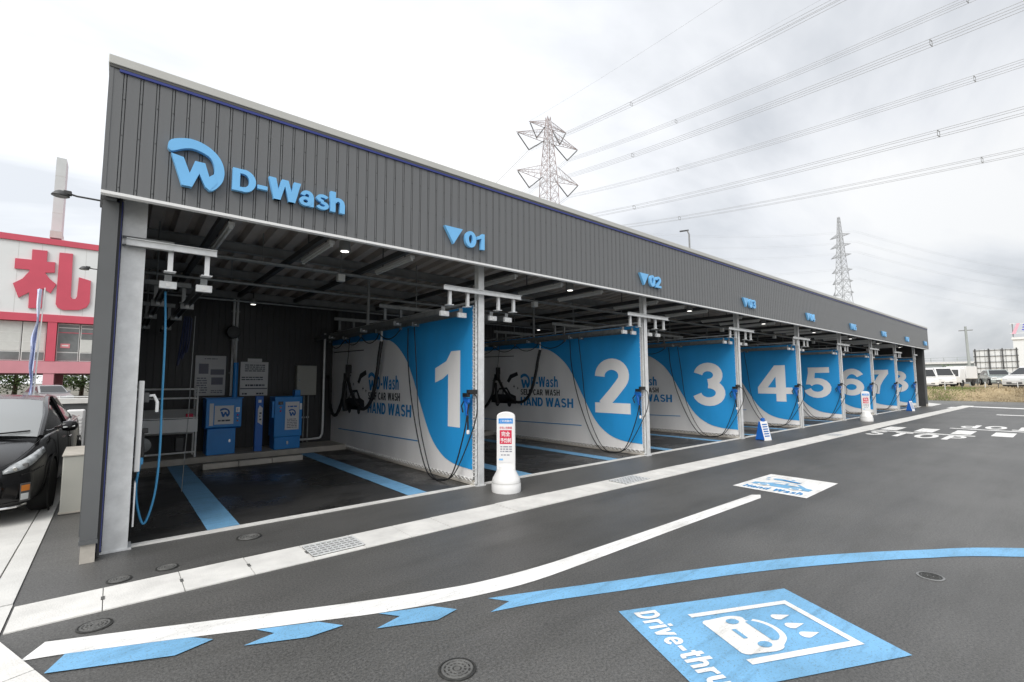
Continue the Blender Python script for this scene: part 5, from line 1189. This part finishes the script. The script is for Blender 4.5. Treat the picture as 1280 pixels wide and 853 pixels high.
# ================================================================== FAR CARS
def far_car(label, loc, rz, L, Wd, prof, cab, paintm, wheels, wr=0.31, name='parked_car', cat='car', group='cars on the raised field', plate=None, extra=None):
    """prof: side outline of the body (y back from the nose, z); cab: glasshouse outline; local front is -Y"""
    t = thing(name, label, cat, loc, rz, group); hw = Wd/2
    mb = MB(); n = len(prof)
    for s_, f_ in ((-1,0.94),(-1,1.0),(1,1.0),(1,0.94)):
        pass
    rows = [(-hw*0.90,0.97),(-hw,1.0),(hw,1.0),(hw*0.90,0.97)]
    cy = L/2; 
    for xo, sc in rows:
        for y, z in prof: mb.v.append((xo, cy+(y-cy)*(sc if abs(xo) < hw else 1.0), z if abs(xo) < hw or z < 0.75 else z-0.03))
    # order: centre band out to sides
    for i in range(3):
        for j in range(n): mb.f.append((i*n+j, i*n+(j+1) % n, (i+1)*n+(j+1) % n, (i+1)*n+j)); mb.mi.append(0)
    mb.f.append(tuple(range(n))[::-1]); mb.mi.append(0); mb.f.append(tuple(3*n+j for j in range(n))); mb.mi.append(0)
    mb.build('body', paintm, t, bevel=0.03)
    mb = MB(); m_ = len(cab)
    for s_ in (-1, 1):
        for (y, z, w) in cab: mb.v.append((s_*hw*w, y, z))
    mb.f += [tuple(range(m_)), tuple(m_+j for j in range(m_))[::-1]]+[(j, m_+j, m_+(j+1) % m_, (j+1) % m_) for j in range(m_)]; mb.mi += [0]*(m_+2)
    mb.build('cabin', paintm, t, bevel=0.04)
    # glass panes set proud of the cabin
    C0, C1, C2, C3 = cab[0], cab[1], cab[-2], cab[-1]
    def lerp(a, b, f_): return tuple(a[i]+(b[i]-a[i])*f_ for i in range(3))
    a, b = lerp(C0, C1, 0.10), lerp(C0, C1, 0.90); nrm = Vector((0, -(b[1]-a[1] and (b[2]-a[2])) or -1, (b[1]-a[1]))).normalized()*0.012
    mb = MB(); mb.quad(*[Vector((s_*hw*p[2]*0.88, p[0], p[1]))+Vector((0, -0.014, 0.012)) for p, s_ in ((a,-1),(a,1),(b,1),(b,-1))]); mb.build('windscreen', 'glass_dark', t)
    a, b = lerp(C3, C2, 0.15), lerp(C3, C2, 0.90)
    mb = MB(); mb.quad(*[Vector((s_*hw*p[2]*0.86, p[0], p[1]))+Vector((0, 0.014, 0.012)) for p, s_ in ((a,1),(a,-1),(b,-1),(b,1))]); mb.build('rear_window', 'glass_dark', t)
    ytop0, ytop1 = cab[1][0], cab[-2][0]
    zb_, zt_ = cab[0][1], min(cab[1][1], cab[-2][1])
    for s_ in (-1, 1):
        ya, yb2 = cab[0][0]+0.22, cab[-1][0]-0.18; ym = (ya+yb2)/2
        for q0, q1, top0, top1 in ((ya, ym-0.04, ytop0+0.10, ym-0.04), (ym+0.04, yb2, ym+0.04, ytop1-0.08)):
            z0_, z1_ = zb_+0.05, zt_-0.09; f0 = 0.08; f1 = 0.86
            wa = cab[0][2]; wb = cab[1][2]
            X0_ = s_*(hw*(wa+(wb-wa)*f0)+0.012); X1_ = s_*(hw*(wa+(wb-wa)*f1)+0.012)
            mb = MB(); mb.quad((X0_,q0,z0_),(X0_,q1,z0_),(X1_,top1,z1_),(X1_,top0,z1_)); mb.build('side_window', 'glass_dark', t)
        mb = MB(); mb.box(*sorted((s_*hw*0.98, s_*hw*1.16)), cab[0][0]+0.30, cab[0][0]+0.42, zb_, zb_+0.16); mb.build('door_mirror', paintm, t, bevel=0.02)
        mb = MB(); mb.box(*sorted((s_*hw*0.50, s_*hw*0.90)), -0.025, 0.05, 0.62, 0.76); mb.build('headlight', 'lens', t, bevel=0.02)
        mb = MB(); mb.box(*sorted((s_*hw*0.72, s_*hw*0.96)), L-0.05, L+0.025, 0.66, 0.92); mb.build('tail_light', 'tail', t, bevel=0.02)
        for y in wheels:
            wheel(t, s_*(hw-0.085), y, wr, 0.2, s_)
            mb = MB(); mb.lathe([(wr*1.16,-0.004),(wr*1.16,0.008),(wr*1.0,0.009)], (s_*(hw+0.001),y,wr+0.01), 20, 'X', False); mb.build('wheel_arch', 'rubber', t)
    mb = MB(); mb.box(-hw*0.62,hw*0.62,-0.02,0.02,0.34,0.50); mb.build('grille', 'lens_dark', t, bevel=0.01)
    mb = MB(); mb.box(-0.165,0.165,-0.034,-0.021,0.40,0.56); mb.build('number_plate', plate or 'white_paint', t)
    mb = MB(); mb.box(-hw*0.96,hw*0.96,0.0,L,0.17,0.26); mb.build('sill_skirt', 'rubber', t)
    return t
HATCH = ([(0.0,0.24),(-0.02,0.50),(0.05,0.72),(0.55,0.86),(0.95,0.96),(3.9,1.0),(3.98,0.62),(3.92,0.26)], [(0.85,0.94,0.93),(1.65,1.46,0.76),(2.1,1.50,0.74),(3.2,1.46,0.74),(3.86,0.98,0.90)])
SEDAN = ([(0.0,0.24),(-0.03,0.48),(0.05,0.68),(0.6,0.80),(1.25,0.90),(3.9,0.98),(4.45,0.95),(4.5,0.55),(4.44,0.26)], [(1.15,0.90,0.93),(1.95,1.38,0.74),(2.4,1.42,0.72),(3.1,1.38,0.72),(4.1,0.97,0.88)])
SUV = ([(0.0,0.28),(-0.03,0.60),(0.05,0.92),(0.75,1.03),(1.2,1.08),(4.5,1.12),(4.58,0.70),(4.5,0.30)], [(1.05,1.06,0.95),(1.85,1.58,0.80),(2.3,1.64,0.78),(3.9,1.60,0.78),(4.42,1.10,0.92)])
VAN = ([(0.0,0.26),(-0.03,0.55),(0.0,0.85),(0.12,0.98),(3.30,0.98),(3.36,0.6),(3.32,0.28)], [(0.10,0.97,0.96),(0.62,1.78,0.84),(1.0,1.84,0.82),(3.1,1.84,0.84),(3.28,0.97,0.94)])
FZ = 0.90
MINIVAN = ([(0.0,0.28),(-0.03,0.60),(0.02,0.85),(0.35,1.0),(0.7,1.05),(4.2,1.08),(4.28,0.70),(4.2,0.30)], [(0.42,1.0,0.95),(1.30,1.62,0.82),(1.75,1.74,0.80),(3.9,1.72,0.80),(4.15,1.05,0.93)])
far_car('pale grey green hatchback facing the camera on the dry field', (58.6,-1.55,FZ+0.10), math.radians(-72), 4.0, 1.72, *HATCH, 'carpaint_sage', (0.75,3.2), plate='plate_yellow')
far_car('white sedan parked between the hatchback and the large white car', (55.2,-2.30,FZ+0.02), math.radians(-128), 4.5, 1.74, *SEDAN, 'carpaint_white', (0.85,3.5))
far_car('large white car cut off by the right edge of the view', (47.0,-2.92,FZ-0.04), math.radians(-128), 4.3, 1.76, *MINIVAN, 'carpaint_white', (0.75,3.4), 0.33)
far_car('white van nearest the dark end wall on the field', (52.9,2.85,FZ-0.12), math.radians(-62), 3.4, 1.48, *VAN, 'carpaint_white', (0.55,2.75), 0.27, name='parked_van', cat='van')
far_car('white van standing just right of the other white van', (55.6,1.95,FZ-0.02), math.radians(-58), 3.4, 1.48, *VAN, 'carpaint_white', (0.55,2.75), 0.27, name='parked_van', cat='van')
tr = thing('box_truck', 'small truck with white cargo box behind the white vans', 'truck', (61.5, 2.45, FZ-0.02), math.radians(-100), None)
MB().box(-0.80,0.80,1.6,4.6,0.75,2.05).build('cargo_box', 'carpaint_white', tr, bevel=0.03)
MB().prism([(0.0,0.35),(-0.02,0.95),(0.25,1.75),(1.45,1.80),(1.45,0.35)], (-0.74,0,0), Y_, Z_, (1.48,0,0)).build('cab', 'carpaint_white', tr, bevel=0.04)
MB().quad((-0.64,-0.02,1.0),(0.64,-0.02,1.0),(0.60,0.20,1.68),(-0.60,0.20,1.68)).build('windscreen', 'glass_dark', tr)
MB().box(-0.70,0.70,0.2,4.5,0.40,0.74).build('chassis', 'rubber', tr)
for s_ in (-1, 1):
    for y in (0.7, 3.6): wheel(tr, s_*0.66, y, 0.33, 0.2, s_)
t = thing('silver_car', 'silver grey car parked under the hall beyond the low wall', 'car', (0,0,0)); bpy.data.objects.remove(t)
far_car('silver grey car parked in front of the hall beyond the low wall', (-7.3, 40, -0.02), math.radians(20), 4.0, 1.72, *HATCH, 'carpaint_silver', (0.75,3.2), group='cars left of the car wash')

# ================================================================== GRASS BANK AND FIELD
mb = MB(); q = random.Random(3); nx, ny = 60, 70
def bank_z(x, y):
    f_ = max(0.0, min(1.0, (x-43.3-0.03*y)/3.2)); f_ = f_*f_*(3-2*f_)
    return -0.05+f_*(FZ-0.02)+0.10*math.sin(x*1.3+y*0.9)*f_*(1 if x < 47 else 0.2)
xs_ = [42.6+0.25*i for i in range(24)]+[48.6+1.5*i for i in range(36)]
ys_ = [-60+1.5*j for j in range(58)]
for x in xs_:
    for y in ys_: mb.v.append((x, y, bank_z(x, y)))
m2 = len(ys_)
for i in range(len(xs_)-1):
    for j in range(m2-1): mb.f.append((i*m2+j, (i+1)*m2+j, (i+1)*m2+j+1, i*m2+j+1)); mb.mi.append(0)
fld = mb.build('raised_field', 'grass_dry', smooth=True); tag(fld, 'raised dry field with straw coloured bank beyond the road', kind='structure')
mb = MB()
for i in range(26000):
    y = q.uniform(-16, 13); x = 43.0+0.03*y+(q.random()**1.3)*7.5; z = bank_z(x, y); hgt = q.uniform(0.06, 0.20)*(1.2 if math.sin(y*1.1)+math.sin(x*2+y*0.5) > 0.4 else 0.8)
    a = q.uniform(0, 6.28); w = q.uniform(0.008, 0.02)*1.4; lx, ly = q.gauss(0,0.08), q.gauss(0,0.08)
    g = math.sin(y*0.8+1.0)+math.sin(y*0.37+x*0.7)*0.8+q.gauss(0,0.5)
    mb.cur = 2 if g > 0.45 else (1 if q.random() < 0.5 else 0)
    c, s_ = math.cos(a)*w, math.sin(a)*w
    mb.add([(x-c,y-s_,z-0.02),(x+c,y+s_,z-0.02),(x+lx,y+ly,z+hgt)], [(0,1,2)])
tag(mb.build('field_grass', ['grass_dry', 'grass_straw', 'grass_green']), 'dry yellow and green grass covering the bank', 'grass', kind='stuff')
mb = MB()
for i in range(5000):
    y = q.uniform(1.8, 5.0); x = q.uniform(39.8, 43.5); hgt = q.uniform(0.1, 0.4); a = q.uniform(0, 6.28); c, s_ = math.cos(a)*0.03, math.sin(a)*0.03
    mb.cur = 0 if q.random() < 0.8 else 1
    mb.add([(x-c,y-s_,-0.03),(x+c,y+s_,-0.03),(x+q.gauss(0,0.1),y+q.gauss(0,0.1),hgt)], [(0,1,2)])
tag(mb.build('verge_weeds', ['grass_green', 'leaf2']), 'patch of green weeds beside the dark end wall', 'grass', kind='stuff')

# ================================================================== RIGHT BACKGROUND
t = thing('billboard_frame', 'black steel billboard frame with pale panels seen from behind', 'billboard', (75.3, 0, 0))
MB().box(0.10,0.14,-1.75,2.0,2.3,5.1).build('backing', 'board_white', t)
for k in range(4): MB().box(-0.10,0.06,1.82-1.15*k-0.05,1.82-1.15*k+0.05,0.5,5.2).build('post', 'steel_dark', t)
for k in range(9): MB().box(0.05,0.09,1.9-0.44*k-0.012,1.9-0.44*k+0.012,2.3,5.15).build('stud', 'steel_grey', t)
for z in (2.9, 3.6, 4.3, 5.0): MB().box(0.0,0.05,-1.78,2.02,z-0.02,z+0.03).build('beam', 'steel_dark', t)
wb = thing('white_office', 'white building with roof sign at the right edge', 'building', (84, -7.2, 0))
MB().box(0,14,-9,6.3,0,6.6).build('wall', 'board_white', wb)
MB().box(-0.15,14.1,-9.1,6.4,6.61,6.9).build('parapet', 'trim_white', wb)
for k in range(4):
    w_ = MB().box(-0.05,0.0,3.8-3.2*k,5.2-3.2*k,4.2,5.5).build('window', 'frame_white', wb); MB().box(-0.07,-0.051,3.9-3.2*k,5.1-3.2*k,4.3,5.4).build('pane', 'glass_dark', w_)
rs = thing('roof_sign', 'roof sign with blue lettering and pink slanted mark at the right edge', 'sign', (84, -1.2, 6.9))
for z in (0.5, 1.75): MB().box(0.22,0.27,-8,0.5,z,z+0.05).build('rail', 'trim_white', rs)
for yy in (0.2,-3,-6): MB().box(0.31,0.5,yy,yy+0.1,0,1.8).build('prop', 'steel_grey', rs)
MB().prism([(-0.35,0.45),(0.0,0.45),(0.45,1.8),(0.15,1.8)], (0.19,0,0), (0,-1,0), Z_, (-0.02,0,0)).build('logo_mark', 'logo_pink', rs)
mb = MB(); text(mb, 'ミル', (0.16,-0.55,0.70), (0,-1,0), Z_, 2.2, 0.95, 0.05, bold=0.03); mb.build('lettering', 'logo_blue', rs)
via = thing('elevated_road', 'grey elevated road with railings far behind the parked vans', 'bridge', (190, 0, 0))
MB().box(0,8,-120,160,4.2,6.2).build('deck', 'viaduct', via); MB().box(-0.6,8.6,-120,160,6.21,6.8).build('parapet', 'concrete', via)
for k in range(16): MB().box(1,6,-115+18*k,-112+18*k,-0.05,4.19).build('pier', 'viaduct_dark', via)
for z in (7.3, 8.0): MB().box(-0.3,-0.2,-120,160,z,z+0.10).build('rail', 'viaduct', via)
for k in range(90): MB().box(-0.32,-0.18,-118+3*k,-117.85+3*k,6.8,8.1).build('rail_post', 'viaduct', via)
sh = thing('long_shed', 'low dark roofed shed between the vans and the elevated road', 'shed', (150, 12, 0))
MB().box(0,10,-9,22,0,3.3).build('wall', 'viaduct_dark', sh); MB().prism([(-9.6,3.31),(22.6,3.31),(22.6,3.7),(-9.6,3.7)], (-0.8,0,0), Y_, Z_, (11.6,0,0)).build('roof', 'flashing', sh)
for k in range(6): MB().box(-0.05,-0.001,-7+5*k,-4+5*k,0.2,2.6).build('shutter', 'steel_grey', sh)
for j, (yy, xx, r_, h_) in enumerate(((-5.5,100,2.4,4.2),(-9,98,2.6,4.6),(10,120,3.0,4.0))):
    bush('tree', ('small green tree right of the billboard','green tree at the right edge beyond the white building','green tree behind the white vans')[j], (xx,yy,0.4), r_, h_, 700, 0.2, 70+j, 'tree', 'trees on the field')
up1 = thing('utility_pole', 'grey utility pole left of the billboard frame', 'pole', (70.2, 1.85, 0))
MB().tube([(0,0,0),(0,0.1,7.6)], [0.16,0.11], 10).build('shaft', 'viaduct', up1, smooth=True)
MB().box(-0.04,0.04,-0.5,0.7,7.1,7.2).build('crossarm', 'steel_grey', up1)
for j in range(5):
    tt = thing('marker_post', ('first','second','third','fourth','fifth')[j]+' thin marker post from the left along the field edge', 'post', (46.6, 0.9-1.0*j-(0.3 if j == 2 else 0), FZ-0.15), 0, 'marker posts')
    MB().tube([(0,0,-0.1),(0,0,0.55)], 0.025, 6).build('post', ('galv','steel_dark')[j % 2], tt)
    MB().tube([(0,0,0.55),(0,0,0.62)], 0.03, 6).build('cap', 'white_plastic', tt)
sl_ = thing('street_lamp', 'slim street lamp rising behind the fascia roofline', 'street lamp', (21.84, 8.54, 0))
MB().tube([(0,0,0),(0,0,10.4),(-0.05,0.08,10.62)], [0.07,0.05,0.04], 8).build('pole', 'steel_grey', sl_, smooth=True)
MB().fbox((-0.33,0.42,10.60), (0.30,-0.42,0.03), (0.10,0.07,0), (0,0,0.07)).build('head', 'steel_dark', sl_, bevel=0.015)

# ================================================================== TRANSMISSION TOWERS AND LINES
def lattice(mb, a, b, r): mb.tube([a, b], r, 4, caps=False)
def tower(label, loc, rz, H_, arms, base, topw, m, r, group='transmission towers', ins=True):
    t = thing('transmission_tower', label, 'pylon', loc, rz, group)
    def hw(z): return base+(topw-base)*min(1, z/(H_*0.75)) if z < H_*0.75 else topw*(1-0.75*(z-H_*0.75)/(H_*0.25)) 
    zs = [0]; 
    while zs[-1] < H_-1: zs.append(zs[-1]+max(1.6, hw(zs[-1])*1.7))
    zs[-1] = H_
    for sx_, sy_ in ((-1,-1),(1,-1),(1,1),(-1,1)):
        MB().tube([(sx_*hw(z), sy_*hw(z), z) for z in zs], r, 4).build('leg', m, t)
    mb = MB()
    for z0, z1 in zip(zs, zs[1:]):
        a, b = hw(z0), hw(z1)
        for q in range(4):
            c0 = [(-1,-1),(1,-1),(1,1),(-1,1)][q]; c1 = [(-1,-1),(1,-1),(1,1),(-1,1)][(q+1) % 4]
            lattice(mb, (c0[0]*a,c0[1]*a,z0), (c1[0]*b,c1[1]*b,z1), r*0.55); lattice(mb, (c1[0]*a,c1[1]*a,z0), (c0[0]*b,c0[1]*b,z1), r*0.55); lattice(mb, (c0[0]*a,c0[1]*a,z0), (c1[0]*a,c1[1]*a,z0), r*0.55)
    tag(mb.build('bracing', m, t), kind='stuff')
    for z, ln, dz in arms:
        for s_ in (-1, 1):
            mb = MB(); a = hw(z); tip = (s_*ln, 0, z)
            for yy in (-1, 1):
                lattice(mb, (s_*a, yy*a, z), tip, r*0.75); lattice(mb, (s_*a, yy*a, z+dz), tip, r*0.75)
                for f_ in (0.25, 0.5, 0.75):
                    g = lambda zz, f2: (s_*a+(tip[0]-s_*a)*f2, yy*a*(1-f2), zz+(z-zz)*f2)
                    lattice(mb, g(z, f_), g(z+dz, f_-0.2), r*0.45); lattice(mb, g(z, f_), g(z+dz, f_), r*0.45)
            for f_ in (0.3, 0.6):
                xx = s_*a+(tip[0]-s_*a)*f_; lattice(mb, (xx, -a*(1-f_), z), (xx, a*(1-f_), z), r*0.45)
            ar = mb.build('crossarm', m, t)
            if ins and ln > 4:
                xi = s_*(ln*0.62); 
                for x1 in (s_*(ln-0.3), s_*(a+0.4)):
                    MB().tube([(x1,0,z-0.2),((x1+xi*2)/3,0,z-0.2-2*(3.0/3)*1.0),(xi,0,z-3.2)], 0.13, 6).build('insulator', 'insulator', ar)
    return t
T1 = Vector((66.6, 65.8, 0)); ARM = Vector((0.9846, -0.1750, 0)).normalized(); RZ = math.atan2(ARM.y, ARM.x); PRP = Vector((ARM.y, -ARM.x, 0))
if PRP.y > 0: PRP = -PRP
LV = (54.4, 46.0, 37.6)
tower('tall lattice transmission tower with V insulators rising behind the fascia', T1, RZ, 60.0, [(57.6,5.0,1.2)]+[(z,8.2,2.3) for z in LV], 2.6, 1.45, 'pylon', 0.085)
pt2 = Vector((-4.3966,-6.0114,0)); 
def px_dir(x): 
    d = fw+r2*((x-640)/FPX); d.z = 0; return d.normalized()
T2 = pt2+px_dir(1058)*225
tower('distant slender lattice tower above the far end of the fascia', T2, math.radians(65), 66.0, [(z,4.3,1.1) for z in (58,54.0,50.0,44,39.5,35,30)], 3.8, 1.1, 'pylon_far', 0.11, ins=False)
NAMES = ('topmost','second','third','fourth','fifth','lowest')
def span(label, A, B, sag, off, r, spac=True, name='power_line'):
    t = thing(name, label, 'power line', A, 0, 'overhead power lines'); n = 40
    for oy, oz in off:
        P_ = []
        for k in range(n+1):
            f_ = k/n; p = A+(B-A)*f_; p = p+ARM*oy+Vector((0,0,oz-4*sag*f_*(1-f_))); P_.append(p-A)
        MB().tube(P_, r, 4).build('conductor', 'wire', t)
    if spac:
        for f_ in (0.10, 0.22, 0.34):
            p = (B-A)*f_+Vector((0,0,-4*sag*f_*(1-f_))); mb = MB()
            c = [p+ARM*oy+Vector((0,0,oz)) for oy, oz in off]
            for a, b in ((0,1),(1,3),(3,2),(2,0)): mb.tube([c[a], c[b]], 0.028, 4)
            mb.build('spacer', 'steel_grey', t)
OFF = ((-0.25,-0.25),(0.25,-0.25),(-0.25,0.25),(0.25,0.25))
SPAN = 306.0; i_ = 0
for z in LV:
    for s_ in (-1, 1):
        A = T1+ARM*(s_*5.1)+Vector((0,0,z-3.2)); B = A+PRP*SPAN
        side = 'left' if s_ < 0 else 'right'
        lvl = {LV[0]:'upper', LV[1]:'middle', LV[2]:'lower'}[z]
        span('bundle of four wires from the %s %s arm of the near tower, running overhead' % (lvl, side), A, B, 16.6, OFF, 0.022)
        Bb = A-PRP*260+Vector((0,0,-3)); span('bundle of four wires leaving the %s %s arm of the near tower, running away' % (lvl, side), A, Bb, 7.0, OFF, 0.02, False)
for s_ in (-1, 1):
    A = T1+ARM*(s_*5.0)+Vector((0,0,57.6)); span('single thin ground wire from the %s tip of the near tower' % ('left' if s_ < 0 else 'right'), A, A+PRP*SPAN, 13.5, ((0,0),), 0.012, False)
ARM2 = ARM
for z in (58, 54, 50, 44, 39.5):
    nm = {58:'highest',54:'second highest',50:'middle',44:'second lowest',39.5:'lowest'}[z]
    a2 = Vector((math.cos(math.radians(65)), math.sin(math.radians(65)), 0)); A = T2+Vector((0,0,z))-a2*6.3
    span('faint pair of wires running right from the distant tower, %s level' % nm, A, A+Vector((math.sin(math.radians(65))*230,-math.cos(math.radians(65))*230,-6)), 8, ((0,0),(0.5,0.6)), 0.018, False)
    span('faint pair of wires running left from the distant tower, %s level' % nm, A, A-Vector((math.sin(math.radians(65))*200,-math.cos(math.radians(65))*200,0)), 8, ((0,0),(0.5,0.6)), 0.018, False)
